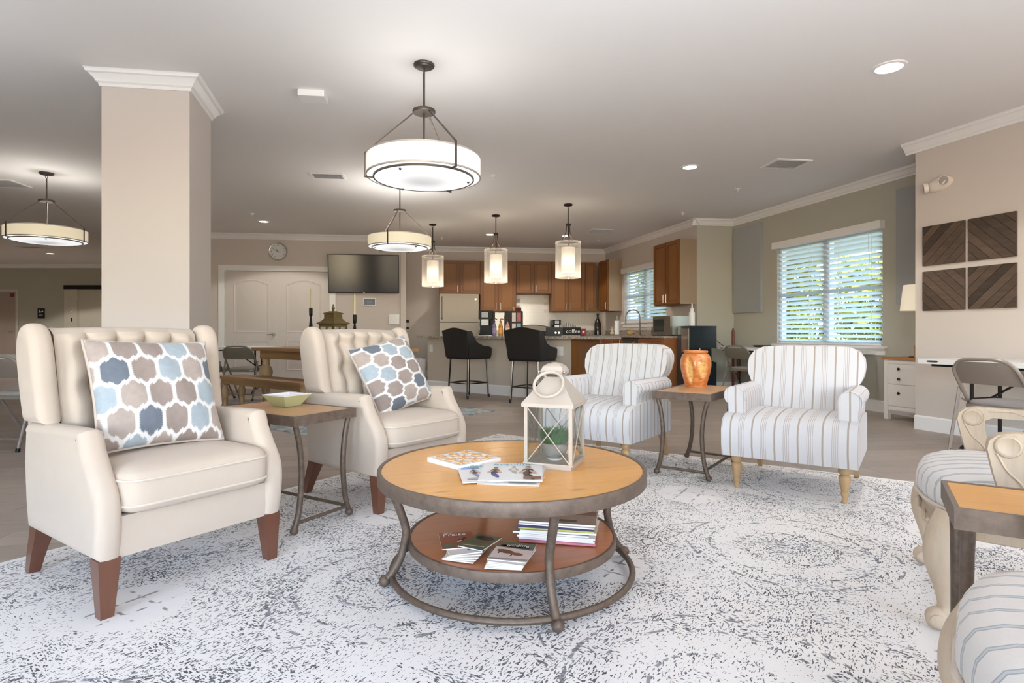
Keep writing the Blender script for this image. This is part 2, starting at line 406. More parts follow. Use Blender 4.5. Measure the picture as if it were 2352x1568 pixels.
W_WW = Wall('wall_window', (3.74, 9.68), (4.785, 5.78), WALL2, [(1.03, 2.84, .80, 2.25)])
W_AW = Wall('wall_art', (4.04, 5.756), (7.23, -3.5), WALL, cext=(.09, 0))
Wall('wall_return', (4.95, 5.87), (4.10, 5.763), WALL, th=.10, crown=False, base=False)
W_EL = Wall('wall_elevator', (-16, 15.9), (-7, 15.9), WALL2, [(1.3, 2.28, 0, 2.10), (3.72, 4.98, 0, 2.17)])
Wall('wall_left', (-16, -3.5), (-16, 15.9), WALL, base=False)
Wall('wall_stub', (-7.75, 15.9), (-7.2, 10.8), WALL, base=False)
Wall('wall_corner', (-2.1, 11.37), (-2.45, 12.6), WALL, th=.1)
# rear wall with three assumed windows, unseen behind the photographer
Wall('wall_rear', (7.23, -3.5), (-16, -3.5), WALL, [(7.23-w-1.25, 7.23-w+1.25, .6, 2.5) for w in (3.6, .3, -3.2)], base=False)
for i, wx in enumerate((3.6, .3, -3.2)):
    w = B().box(-1.25, 1.25, -.03, .03, 0, .06).box(-1.25, 1.25, -.03, .03, 1.84, 1.90).box(-1.25, -1.19, -.03, .03, 0, 1.9).box(1.19, 1.25, -.03, .03, 0, 1.9).box(-.03, .03, -.03, .03, 0, 1.9).build('window_%d' % (3+i), TRIM, loc=(wx, -3.56, .60), kind='structure')  # unseen window frames, assumed for the rear wall

# column
a = Vector((.989, .147)); b_ = Vector((-.245, .97)); cc = Vector((-2.773, 4.53))
def sq(r, z): return [tuple(cc+a*sx*r+b_*sy*r)+(z,) for sx, sy in ((-1, -1), (1, -1), (1, 1), (-1, 1))]
o = B().loft([sq(.3, 0), sq(.3, HC)]).build('column', WALL, smooth=False, kind='structure')
B().loft([sq(.3+d, HC-z) for d, z in ((0, .105), (.012, .105), (.016, .085), (.03, .075), (.035, .06), (.062, .03), (.078, .024), (.082, .008), (.09, 0))], False).build('trim', TRIM, ang=25, kind='structure')
B().loft([sq(.318, 0), sq(.318, .125), sq(.308, .14)], False).build('baseboard_column', TRIM, ang=25, kind='structure')

# floor planks: each one a board with eased edges
RUGC = Vector((-.127, 5.41)); RU = Vector((.838, -.546)); RV = Vector((-.546, -.838)); RLX, RLY = 4.45, 4.7
def on_rug(p):
    d = Vector(p)-RUGC; return .02 < d.dot(RU) < RLX-.02 and .02 < d.dot(RV) < RLY-.02
fa = R(7); fx = Vector((math.cos(fa), math.sin(fa))); fy = Vector((-math.sin(fa), math.cos(fa)))
pl = []
for j in range(0, 60):
    off = random.random()*1.22
    for i in range(-9, 9):
        c = fx*(i*1.22+off)+fy*(.6+j*.18)
        if c.y < 1 or c.y > 8.6: continue
        if abs(c.x) > c.y*.9+.75: continue
        if all(on_rug(c+fx*sx*.6+fy*sy*.085) for sx in (-1, 0, 1) for sy in (-1, 1)): continue
        pl.append((c.length, c))
pl.sort(key=lambda t: t[0])
src = None
for _, c in pl[:300]:
    if src is None:
        src = B().box(-.6085, .6085, -.0885, .0885, -.0019, 0, .0012, 1).build('plank', PLANK, fl); src.location = (c.x, c.y, 0); src.rotation_euler = (0, 0, fa)
    else: inst(src, 'plank', fl, (c.x, c.y, 0), (0, 0, fa))

# ---------------------------------------------------------------- windows with blinds, and the garden outside
def window(w, u0, u1, z0, z1, idx, lab, nsl, tilt):
    e = bpy.data.objects.new('window_%d' % idx, None); COL.objects.link(e); e.location = w.at(u0, z0); e.rotation_euler = (0, 0, w.a); e['kind'] = 'structure'
    W, H = u1-u0, z1-z0; m = W/2
    B().box(0, W, .06, .115, 0, .05).box(0, W, .05, .11, H-.05, H).box(0, .05, .05, .11, .05, H-.05).box(W-.05, W, .05, .11, .05, H-.05).build('window_frame', TRIM, e, smooth=False)
    B().box(m-.05, m+.05, .045, .115, .05, H-.05).build('mullion', TRIM, e, smooth=False)
    B().box(.05, m-.05, .06, .10, H*.5-.025, H*.5+.025).box(m+.05, W-.05, .06, .10, H*.5-.025, H*.5+.025).build('meeting_rail', TRIM, e, smooth=False)
    for x0, x1 in ((.05, m-.05), (m+.05, W-.05)):
        for a0, a1 in ((.05, H*.5-.025), (H*.5+.025, H-.05)): B().box(x0, x1, .078, .082, a0, a1).build('pane', PANE, e, smooth=False)
    B().box(-.06, W+.06, -.06, .05, -.03, 0, .006).build('window_sill', TRIM, e)
    B().box(-.04, W+.04, -.02, -.001, -.11, -.03, .003).build('window_apron', TRIM, e)
    t = thing('window_blind', lab, 'blind', w.at(u0, z0), w.a)
    B().box(-.03, W+.03, -.075, .0, H-.03, H+.065, .006).build('valance', TRIM, t)
    s0 = None; n = nsl
    for i in range(n):
        z = .05+(H-.11)*i/(n-1)
        if s0 is None:
            s0 = B(); s0.M = Matrix.Rotation(tilt, 4, 'X')
            s0 = s0.grid(lambda a, c: (.012+(W-.024)*a, (c-.5)*.063, .006*(1-(2*c-1)**2)), 2, 5).build('slat', BLIND, t, (0, .016, z))
        else: inst(s0, 'slat', t, (0, .016, z))
    B().box(.012, W-.012, -.013, .045, .004, .022, .003).build('bottom_rail', TRIM, t)
    for x in (.14, W*.36, W*.64, W-.14): B().box(x-.0015, x+.0015, -.016, -.013, .02, H-.03).box(x-.0015, x+.0015, .046, .049, .02, H-.03).build('ladder_cord', WHITEP, t, smooth=False)
    B().tube([(W-.17, -.03, H-.03), (W-.17, -.035, H-.25), (W-.15, -.035, H-.42)], .004, 5).build('tilt_wand', WHITEP, t)
_n = N('blind_slat_white'); _d = _n.new('BsdfDiffuse'); _d.inputs[0].default_value = L(224, 232, 238); _t = _n.new('BsdfTranslucent'); _t.inputs[0].default_value = L(214, 232, 244)
_m = _n.new('MixShader'); _m.inputs[0].default_value = .55; _n.ln(_d.outputs[0], _m.inputs[1]); _n.ln(_t.outputs[0], _m.inputs[2]); _n.ln(_m.outputs[0], _n.out.inputs[0]); BLIND = _n.m
window(W_WW, 1.03, 2.84, .80, 2.25, 1, 'white slatted blind over the large window between two grey panels', 21, R(-41))
window(W_KR, .96, 2.66, 1.19, 2.24, 2, 'white slatted blind over the kitchen sink window', 16, R(-41))
slab('ground', 3, 60, 2, 70, -.6, -.45, plain('outdoor_turf', L(120, 130, 90), .9))
slab('exterior_wall', 10.8, 11, 6, 24, -.5, .62, plain('grey_garden_wall', L(120, 124, 128), .8))
LEAF = N('leaf_green'); _oi = LEAF.new('TexNoise'); LEAF.ln(LEAF.tc(), _oi.inputs['Vector']); _oi.inputs['Scale'].default_value = 1.7
LEAF.bsdf(LEAF.ramp(_oi.outputs[0], [(.35, L(96, 112, 40)), (.5, L(176, 182, 66)), (.65, L(222, 216, 120))]), .6); LEAF = LEAF.m
BARK = plain('bark_brown', L(88, 70, 54), .9, bump=.5, bscale=40)
def tree(x, y, h, r, lab):
    t = thing('leafy_tree', lab, 'tree', (x, y, -.45), 0, 'garden trees beyond the windows')
    B().tube([(0, 0, 0), (.05, .02, h*.4), (.0, .05, h*.8)], [.13, .1, .05], 8).build('trunk', BARK, t)
    b = B()
    for k in range(1500):
        th = random.random()*2*PI; q = random.random()**.4; ph = math.acos(2*random.random()-1)
        c = Vector((r*q*math.sin(ph)*math.cos(th), r*q*math.sin(ph)*math.sin(th), h*.56+h*.46*q*math.cos(ph)))
        d = Vector((random.gauss(0, 1), random.gauss(0, 1), random.gauss(0, 1))).normalized(); e = d.orthogonal().normalized(); f = .10+.10*random.random()
        b.poly([c-d*f, c+e*f*.5, c+d*f, c-e*f*.5])
    o = b.build('foliage', LEAF, t, smooth=False); o['kind'] = 'stuff'
for k, (x, y, h, r) in enumerate(((7.2, 15.6, 4.0, 1.0), (9.6, 17.6, 5.0, 1.3), (9.4, 14.6, 4.6, 1.1), (11.9, 15.0, 5.0, 1.2), (4.3, 16.6, 4.4, .7), (6.0, 19.2, 4.6, .9), (13.0, 19.2, 5.6, 1.7))):
    tree(x, y, h, r, 'yellow green leafy tree outside the '+('large window, nearest its left edge', 'large window, tall one behind its middle', 'large window, nearest the glass', 'large window, nearest its right edge', 'kitchen window, at its right', 'kitchen window, at its left', 'large window, tallest and farthest')[k])

# ---------------------------------------------------------------- doors, elevator, wall plates
def lever(parent, x, y, z, sx, mat=CHROME):
    return B().cyl((x, y, z), (x, y-.012, z), .032, n=18).cyl((x, y-.01, z), (x, y-.06, z), .011, n=10).tube([(x, y-.055, z), (x+sx*.06, y-.058, z+.003), (x+sx*.12, y-.05, z-.004)], [.012, .010, .007], 8).build('door_handle', mat, parent)
def panel_leaf(parent, x0, x1, z0, z1, y, mat, arched=True):
    d = B().box(x0, x1, y, y+.04, z0, z1, .003).build('door_leaf', mat, parent)
    w = x1-x0; m0, m1 = x0+.13*w+.03, x1-.13*w-.03
    def ringpoly(za, zb, arch): 
        p = [(m0, za), (m1, za), (m1, zb)]
        if arch:
            for i in range(1, 12): t = i/12; p.append((m1+(m0-m1)*t, zb+.09*math.sin(PI*t)))
        p.append((m0, zb)); return p
    for za, zb, ar in ((z0+.95, z1-.24, arched), (z0+.22, z0+.80, False)):
        P = ringpoly(za, zb, ar); cx = (m0+m1)/2; cz = (za+zb)/2
        sh = lambda k: [(cx+(p[0]-cx)*(1-k*2/(m1-m0)), y-.0, cz+(p[1]-cz)*(1-k*2/(zb-za))) for p in P]
        rings = []
        for k, dy in ((0, .002), (.008, -.008), (.02, -.008), (.034, .001), (.05, .001), (.085, -.007)):
            rings.append([(q[0], y+dy, q[2]) for q in sh(k)])
        B().loft(rings, True).build('raised_panel', mat, parent, ang=20)
    return d
d1 = bpy.data.objects.new('door_1', None); COL.objects.link(d1); d1.location = W_TV.at(1.735); d1.rotation_euler = (0, 0, W_TV.a); d1['kind'] = 'structure'
WD = 1.943
B().box(-.11, 0, -.02, .05, 0, 2.15, .004).box(WD, WD+.11, -.02, .05, 0, 2.15, .004).box(-.11, WD+.11, -.02, .05, 2.15, 2.25, .004).build('casing', TRIM, d1)
panel_leaf(d1, .004, WD/2-.003, .01, 2.145, .004, DOORW); panel_leaf(d1, WD/2+.003, WD-.004, .01, 2.145, .004, DOORW)
lever(d1, WD/2-.075, .004, .93, -1)
for z in (.3, 1.12, 1.85): B().cyl((.002, -.004, z-.05), (.002, -.004, z+.05), .008, n=8).build('hinge', NICKEL, d1)
d2 = bpy.data.objects.new('door_2', None); COL.objects.link(d2); d2.location = W_EL.at(1.3); d2.rotation_euler = (0, 0, W_EL.a); d2['kind'] = 'structure'
B().box(-.07, 0, -.02, .05, 0, 2.10, .004).box(.98, 1.05, -.02, .05, 0, 2.10, .004).box(-.07, 1.05, -.02, .05, 2.10, 2.17, .004).build('casing', DOORW, d2)
B().box(.004, .976, .01, .05, .01, 2.095, .003).build('door_leaf', plain('mauve_door_paint', L(168, 150, 140), .5), d2)
lever(d2, .90, .01, 1.0, -1)
ex = thing('exit_plate', 'small red plate fixed at the top corner of hallway door', 'sign', W_EL.at(2.17, 2.01, -.0089), W_EL.a)
B().box(-.05, .05, -.012, 0, -.045, .045, .002).build('plate', plain('red_plate', L(128, 32, 28), .5), ex)
text('EXIT', .032, WHITEP, ex, (0, -.0135, 0), (PI/2, 0, 0))
el = thing('elevator_entrance', 'stainless steel elevator entrance with dark header in hallway', 'elevator', W_EL.at(3.62), W_EL.a)
ST2 = plain('elevator_steel', L(214, 208, 194), .32, .25, .06)
B().box(.10, .36, -.03, .10, 0, 2.17, .004).build('jamb', ST2, el)
B().box(-.0, .10, -.012, -.001, 0, 2.17, .002).build('trim_panel', ST2, el)
B().box(.36, 1.36, .07, .11, 0, 2.17, .002).build('door_panel', ST2, el)
B().box(-.0, 1.40, -.04, -.001, 2.17, 2.28, .003).build('header', BLACKM, el)
B().box(.19, .25, -.036, -.03, 1.55, 1.66, .002).build('indicator', WHITEP, el); B().box(.205, .235, -.036, -.03, 1.28, 1.38, .002).build('floor_display', BLACKP, el)
text('A', .06, BLACK, el, (.22, -.037, 1.605), (PI/2, 0, 0))
B().box(.18, .27, -.036, -.03, .86, .94, .002).build('call_plate', NICKEL, el)
sg = thing('hallway_sign', 'black wall sign with white figure beside elevator', 'sign', W_EL.at(2.98, 1.5), W_EL.a)
B().box(-.095, .095, -.015, 0, -.14, .14, .002).build('plate', BLACK, sg)
B().poly([(-.05, -.016, .10), (-.035, -.016, .10), (-.025, -.016, .05), (.02, -.016, .06), (.06, -.016, .08), (.065, -.016, .045), (.01, -.016, .03), (-.05, -.016, .02)]).box(-.055, .05, -.0165, -.0155, -.045, -.035).box(-.055, .03, -.0165, -.0155, -.07, -.06).build('pictogram', WHITEP, sg)
th = thing('hand_sanitizer', 'white wall dispenser left of the elevator behind the wing chair', 'dispenser', W_EL.at(3.34, .98), W_EL.a)
B().box(-.06, .06, -.10, 0, -.10, .13, .02, 3).build('housing', WHITEP, th); B().cyl((0, -.05, -.13), (0, -.05, -.10), .02, n=10).build('nozzle', BLACKP, th)
# ---------------------------------------------------------------- ceiling fixtures
SHADE_A = glow('flash_whitened_linen_shade', (1, .955, .90, 1), .50, (.80, .77, .72, 1))  # the cream linen again, with the flash's whitening put into its colours
SHADE_B = glow('lit_cream_linen_shade', (1, .86, .60, 1), .40, (.72, .66, .52, 1))
_n = N('lit_opal_diffuser'); _x, _y, _z = _n.sep(); _r = _n.math('SQRT', _n.math('ADD', _n.math('POWER', _x, 2), _n.math('POWER', _y, 2)))
_n.bsdf((.6, .6, .6, 1), .5, 0, Emission_Color=(.96, .985, 1, 1), Emission_Strength=_n.rng(_r, .03, .24, .42, .78, True)); DIFF = _n.m
def drum(x, y, label, shade, ph, r=.40, en=20, zoff=0):
    t = thing('drum_pendant', label, 'pendant lamp', (x, y, HC), R(ph), 'drum pendants of the lounge')
    zt, zb = -.665+zoff, -.80+zoff; zh = -.335+zoff
    B().lathe([(.072, 0), (.075, -.008), (.072, -.016), (.06, -.018), (.055, -.026), (.0, -.03)], 24).build('canopy', BRONZE, t)
    B().tube([(.0+.012*math.cos(a_*PI/5), 0, -.045+.02*math.sin(a_*PI/5)) for a_ in range(10)], .0035, 6, True).build('hanging_ring', BRONZE, t)
    B().cyl((0, 0, -.06), (0, 0, zh), .008, n=8).cyl((0, 0, zh), (0, 0, zt-.04), .007, n=8).build('stem', BRONZE, t)
    B().lathe([(.0, zh+.012), (.078, zh+.012), (.082, zh), (.078, zh-.012), (.0, zh-.012)], 28).build('hub', BRONZE, t)
    B().lathe([(r, zb), (r, zt), (r-.004, zt), (r-.004, zb), (r, zb)], 64, caps=False).build('drum_shade', shade, t)
    B().lathe([(r+.002, zt+.003), (r+.002, zt-.008), (r-.006, zt-.008), (r-.006, zt+.003), (r+.002, zt+.003)], 64, caps=False).lathe([(r+.002, zb+.006), (r+.002, zb-.004), (r-.006, zb-.004), (r-.006, zb+.006), (r+.002, zb+.006)], 64, caps=False).build('shade_rim', plain('pewter_rim', L(190, 184, 176), .4, .5) if 'pewter_rim' not in bpy.data.materials else bpy.data.materials['pewter_rim'], t)
    q = r*.87
    B().lathe([(.0, zb-.035), (q*.5, zb-.030), (q*.9, zb-.02), (q, zb-.012), (q, zb-.006), (0, zb-.006)], 56).build('diffuser', DIFF, t)
    B().lathe([(r-.008, zb-.001), (q, zb-.001), (q, zb+.003), (r-.008, zb+.003), (r-.008, zb-.001)], 56, caps=False).build('lower_ring', DIFF, t)
    B().lathe([(q-.004, zb-.016), (q+.006, zb-.016), (q+.006, zb-.004), (q-.004, zb-.004), (q-.004, zb-.016)], 56, caps=False).build('diffuser_rim', BRONZE, t)
    for k in range(3):
        an = k*2*PI/3; c, s_ = math.cos(an), math.sin(an); w = .008
        pts = [(.06, zh), (r+.008, zt+.02), (r+.008, zb-.012), (q, zb-.014)]
        b = B(); b.M = Matrix.Rotation(an, 4, 'Z')
        for (r0, z0), (r1, z1) in zip(pts, pts[1:]):
            d = Vector((r1-r0, 0, z1-z0)).normalized(); nn = Vector((-d.z, 0, d.x))*.003
            A_ = [Vector((r0, 0, z0))-d*.003, Vector((r1, 0, z1))+d*.003]
            v = [b.V(p+nn*sg_+Vector((0, w*sw, 0))) for p in A_ for sg_, sw in ((-1, -1), (1, -1), (1, 1), (-1, 1))]
            b.F(v[3::-1]); b.F(v[4:])
            for i in range(4): b.F([v[i], v[(i+1) % 4], v[4+(i+1) % 4], v[4+i]])
        b.build('arm', BRONZE, t)
    for k in range(3): an = k*2*PI/3+PI/3; B().ball((q*.9*math.cos(an), q*.9*math.sin(an), zb-.022), .010, 8, 5).build('finial', BRONZE, t)
    light('drum_bulbs', 'POINT', (x, y, HC+zt-.03), en, (1, .95, .89), size=.12)
drum(-.624, 4.076, 'large flash whitened drum pendant nearest above the round coffee table', SHADE_A, -51, en=5)
drum(-1.44, 7.38, 'cream drum pendant hanging directly below and behind the largest drum pendant', SHADE_B, -100, en=24)
drum(-5.534, 6.833, 'cream drum pendant left of the white column', SHADE_B, -112, en=14)

_n = N('lit_inner_glass'); _x, _y, _z = _n.sep(); _d = _n.math('POWER', _n.math('DIVIDE', _n.math('ADD', _z, .84), .085), 2)
_n.bsdf((.80, .74, .66, 1), .6, 0, Emission_Color=(1, .82, .60, 1), Emission_Strength=_n.math('ADD', .42, _n.math('MULTIPLY', _n.math('EXPONENT', _n.math('MULTIPLY', _d, -1)), 1.1))); BULB = _n.m; HOT = glow('bulb_hot', (1, .93, .80, 1), 7, (1, 1, 1, 1))
INNER = veil('frosted_inner_glass', (.97, .90, .80, 1), .62)
def bar_pendant(x, y, label):
    t = thing('glass_pendant', label, 'pendant lamp', (x, y, HC), R(20), 'glass pendants over the island')
    B().lathe([(.062, 0), (.065, -.012), (.06, -.022), (0, -.024)], 24).build('canopy', DBRONZE, t)
    B().tube([(.010*math.cos(k*PI/4), 0, -.036+.015*math.sin(k*PI/4)) for k in range(8)], .003, 6, True).build('hanging_ring', DBRONZE, t)
    B().cyl((0, 0, -.05), (0, 0, -.30), .008, n=8).build('stem', DBRONZE, t)
    B().lathe([(0, -.285), (.035, -.287), (.04, -.30), (.036, -.32), (0, -.325)], 20).build('hub', DBRONZE, t)
    B().cyl((0, 0, -.32), (0, 0, -.64), .008, n=8).lathe([(0, -.66), (.02, -.66), (.02, -.62), (0, -.61)], 12).build('socket', DBRONZE, t)
    for k in range(3):
        an = k*2*PI/3+.3; c, s_ = math.cos(an), math.sin(an)
        B().tube([(.028*c, .028*s_, -.31), (.034*c, .034*s_, -.40), (.065*c, .065*s_, -.49), (.115*c, .115*s_, -.565)], .0065, 6, sm=4).build('arm', DBRONZE, t)
    B().lathe([(.187, -.555), (.19, -.56), (.19, -1.085), (.187, -1.088), (.183, -1.085), (.183, -.56), (.187, -.555)], 48, caps=False).build('outer_glass', FROST, t)
    B().lathe([(.03, -.565), (.13, -.562), (.13, -.558), (.03, -.560)], 24, caps=False).build('glass_holder', DBRONZE, t)
    B().lathe([(.098, -.64), (.10, -.645), (.10, -1.0), (.096, -1.0), (.096, -.64)], 32, caps=False).build('inner_glass', BULB, t)
    B().ball((0, 0, -.82), (.05, .05, .062), 14, 9).build('bulb', HOT, t)
    B().cyl((0, 0, -.88), (0, 0, -1.09), .006, n=8).ball((0, 0, -1.09), .011, 8, 5).build('rod', NICKEL, t)
    light('pendant_bulb', 'POINT', (x, y, HC-.52), 4, (1, .86, .68), size=.05)
    light('pendant_bulb', 'POINT', (x, y, HC-1.13), 6, (1, .86, .68), size=.05)
bar_pendant(-1.387, 10.058, 'frosted glass pendant over island end nearest the television')
bar_pendant(-.26, 9.279, 'middle frosted glass pendant over the kitchen island')
bar_pendant(.83, 8.495, 'frosted glass pendant over island end nearest the striped armchair')

CANL = glow('can_light_lens', (1, .90, .76, 1), 6, (1, 1, 1, 1))
def can(x, y, label, r=.095, en=5):
    t = thing('recessed_light', label, 'ceiling light', (x, y, HC), 0, 'recessed lights of the ceiling')
    B().lathe([(r*.74, -.001), (r*.80, -.010), (r, -.006), (r+.004, -.0005)], 36, caps=False).build('trim_ring', TRIM, t)
    B().lathe([(0, -.006), (r*.76, -.006), (r*.76, -.002), (0, -.002)], 28).build('lens', CANL, t)
    light('can_bulb', 'SPOT', (x, y, HC-.02), en*14, (1, .94, .87), size=.06).data.spot_size = R(130)
can(2.70, 4.116, 'lit recessed ceiling light nearest the framed wood panels', .11)
can(2.04, 6.583, 'lit recessed ceiling light left of the ceiling vent, above the orange vase', .10)
can(-4.225, 9.784, 'lit recessed ceiling light above the wall clock')
can(-.428, 11.078, 'lit recessed ceiling light just left of the middle glass pendant rod')
can(1.055, 11.226, 'lit recessed ceiling light right behind the nearest glass pendant')
can(-11.0, 13.7, 'lit recessed ceiling light in the hallway below the left drum pendant', en=14)
can(-14.2, 13.0, 'recessed hallway ceiling light outside the left edge', en=8)
for x, y, q in ((3.0, 1.2, 'right'), (-3.5, 1.0, 'left')): can(x, y, 'recessed ceiling light beyond the top %s of the picture' % q, en=1)
def vent(x, y, w, h, rz, label):
    t = thing('ceiling_vent', label, 'air vent', (x, y, HC), rz, None)
    B().box(-w/2, w/2, -h/2, -h/2+.03, -.012, 0, .003).box(-w/2, w/2, h/2-.03, h/2, -.012, 0, .003).box(-w/2, -w/2+.03, -h/2+.03, h/2-.03, -.012, 0, .003).box(w/2-.03, w/2, -h/2+.03, h/2-.03, -.012, 0, .003).build('frame', TRIM, t)
    n = max(3, int((h-.06)/.026)); s0 = None
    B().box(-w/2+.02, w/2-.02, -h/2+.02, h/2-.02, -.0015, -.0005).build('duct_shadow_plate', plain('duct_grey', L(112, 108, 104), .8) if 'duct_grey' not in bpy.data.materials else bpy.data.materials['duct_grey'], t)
    for i in range(n):
        yy = -h/2+.035+(h-.07)*i/(n-1)
        if s0 is None:
            s0 = B(); s0.M = Matrix.Rotation(R(35), 4, 'X'); s0 = s0.box(-w/2+.03, w/2-.03, -.008, .008, -.001, .001).build('slat', TRIM, t, (0, yy, -.008), smooth=False)
        else: inst(s0, 'slat', t, (0, yy, -.008))
vent(-2.226, 6.946, .40, .26, R(7), 'white square ceiling vent between column and large drum pendant')
vent(3.08, 6.46, .42, .34, R(7), 'white ceiling vent near the window wall crown moulding')
vent(1.629, 10.7, .40, .40, R(7), 'grey ceiling vent above the kitchen sink window')
vent(-6.45, 7.289, .42, .40, R(7), 'grey ceiling vent left of the hallway drum pendant')
vent(-10.6, 12.7, .5, .3, 0, 'thin ceiling vent beyond the hallway drum pendant')
t = thing('smoke_alarm_box', 'white rounded box on the ceiling right of the column', 'alarm', (-1.579, 4.56, HC), R(7))
B().box(-.10, .10, -.075, .075, -.052, -.006, .014, 3).build('housing', WHITEP, t); B().box(-.095, .095, -.07, .07, -.007, 0, .002).build('base_plate', TRIM, t)
def sprinkler(x, y, label):
    t = thing('fire_sprinkler', label, 'sprinkler', (x, y, HC), 0, 'fire sprinklers of the ceiling')
    B().lathe([(0, 0), (.035, 0), (.032, -.006), (.012, -.008), (0, -.008)], 18).build('escutcheon', WHITEP, t)
    B().cyl((0, 0, -.006), (0, 0, -.022), .009, n=10).tube([(-.012, 0, -.02), (-.014, 0, -.034), (0, 0, -.046)], .0025, 5).tube([(.012, 0, -.02), (.014, 0, -.034), (0, 0, -.046)], .0025, 5).lathe([(0, -.048), (.016, -.048), (.014, -.045), (0, -.045)], 12).build('sprinkler_body', WHITEP, t)
sprinkler(2.978, 7.574, 'white ceiling sprinkler in front of the left grey acoustic panel')
sprinkler(-.231, 6.927, 'white ceiling sprinkler right of the largest drum pendant')
sprinkler(-4.129, 9.144, 'white ceiling sprinkler left above the wall clock')
sprinkler(2.696, 9.078, 'white ceiling sprinkler above the hung wall cabinet')
sprinkler(-1.394, 11.43, 'white ceiling sprinkler right of leftmost glass pendant')
sprinkler(1.75, 11.6, 'white ceiling sprinkler near the kitchen corner below the grey vent')

# ---------------------------------------------------------------- things hung on the walls
SCREEN = plain('television_screen', L(34, 37, 42), .16, 0, .02, Specular_IOR_Level=.55)
t = thing('television', 'large flat black television on wall right of the double doors', 'television', W_TV.at(4.335, 2.115, .03), W_TV.a)
b = B(); b.M = Matrix.Rotation(R(5), 4, 'X'); b.box(-.675, .675, -.055, -.02, -.375, .375, .006).build('housing', BLACKP, t)
b = B(); b.M = Matrix.Rotation(R(5), 4, 'X'); b.box(-.662, .662, -.057, -.0545, -.355, .362).build('screen', SCREEN, t, smooth=False)
B().box(-.2, .2, -.015, .03, -.15, .15).box(-.6, .6, -.02, -.01, -.02, .02).build('wall_bracket', BLACKM, t)
b = B(); b.M = Matrix.Rotation(R(5), 4, 'X'); b.box(-.02, .02, -.0575, -.0555, -.371, -.361).build('badge', CHROME, t)
t = thing('wall_clock', 'round silver framed wall clock above the double doors', 'clock', W_TV.at(2.716, 2.527), W_TV.a)
b = B(); b.M = Matrix.Rotation(PI/2, 4, 'X'); b.lathe([(.15, 0), (.172, .004), (.175, .02), (.165, .034), (.152, .03), (.149, .018)], 48, caps=False).build('clock_frame', metal('satin_silver', L(200, 196, 190), .3, .9, .05), t)
b = B(); b.M = Matrix.Rotation(PI/2, 4, 'X'); b.lathe([(0, .001), (.152, .001), (.152, .014), (0, .014)], 40).build('clock_face', WHITE, t)
for k in range(1, 13): an = PI/2-k*PI/6; text(str(k), .036, BLACK, t, (.122*math.cos(an), -.0145, .122*math.sin(an)), (PI/2, 0, 0), 'numeral')
def hand(an, ln, w): 
    b = B(); b.M = Matrix.Rotation(-an, 4, 'Y') ; return b.prism([(-.02, -w), (ln, -w*.4), (ln, w*.4), (-.02, w)], -.018, -.0165, 'xz').build('clock_hand', BLACK, t)
hand(R(152), .105, .005); hand(R(128), .07, .006)
b = B(); b.M = Matrix.Rotation(PI/2, 4, 'X'); b.lathe([(0, .026), (.15, .026), (.15, .027), (0, .027)], 40).build('clock_glass', PANE, t)
t = thing('framed_card', 'small grey card in pale frame below the television', 'picture', W_TV.at(4.437, 1.57), W_TV.a)
B().box(-.12, .12, -.014, 0, -.075, .075, .003).build('frame', TRIM, t); B().box(-.105, .105, -.016, -.0135, -.06, .06).build('card', plain('slate_card', L(118, 124, 134), .6), t)
B().box(-.06, .06, -.0168, -.0158, .012, .020).box(-.045, .045, -.0168, -.0158, -.012, -.006).build('printing', plain('pale_print', L(158, 164, 174), .6), t, smooth=False)
t = thing('wall_panel', 'pale square control panel on wall near television corner', 'switch', W_TV.at(4.91, 1.23), W_TV.a)
B().box(-.10, .10, -.02, 0, -.095, .095, .006).build('housing', WHITEP, t); B().box(-.068, .068, -.024, -.019, -.062, .062, .003).build('door', TRIM, t); B().box(.078, .088, -.024, -.019, -.02, .0, .002).build('latch', NICKEL, t)
t = thing('black_wall_latch', 'tiny black fittings on the corner return of television wall', 'latch', (-2.16, 11.75, 1.2), 0)
B().box(.0, .05, -.03, .03, -.03, .03, .004).build('upper_latch', BLACKP, t); B().box(.0, .05, -.02, .02, -.16, -.12, .003).build('lower_latch', BLACKP, t)
for k, (u0, u1, lab) in enumerate(((.046, .721, 'tall grey acoustic panel left of the large window'), (3.06, 3.74, 'tall grey acoustic panel right of large window behind the lamp'))):
    t = thing('acoustic_panel', lab, 'wall panel', W_WW.at((u0+u1)/2, 1.29), W_WW.a, 'grey acoustic panels')
    B().box(-(u1-u0)/2, (u1-u0)/2, -.05, 0, 0, 1.40 if k == 0 else 1.34, .008).build('panel_face', GREYPANEL, t)
EMB = plain('emergency_light_white', L(222, 212, 202), .4)
t = thing('emergency_light', 'white oval emergency light high on the art wall', 'light', W_AW.at(.24, 2.385), W_AW.a)
b = B(); b.M = Matrix.Rotation(R(-12), 4, 'Y'); b.dome(.135, .06, 2, [(.98, 0), (1, -.0), (1, .02), (.92, .045), (.7, .06), (.3, .066)], n=36)
b2 = B(); b2.M = Matrix.Rotation(PI/2, 4, 'X') @ Matrix.Rotation(R(12), 4, 'Z'); b2.dome(.125, .062, 2.1, [(1, 0), (1, .02), (.93, .045), (.72, .062), (.3, .07)], n=36).build('housing', EMB, t); b.bm.free()
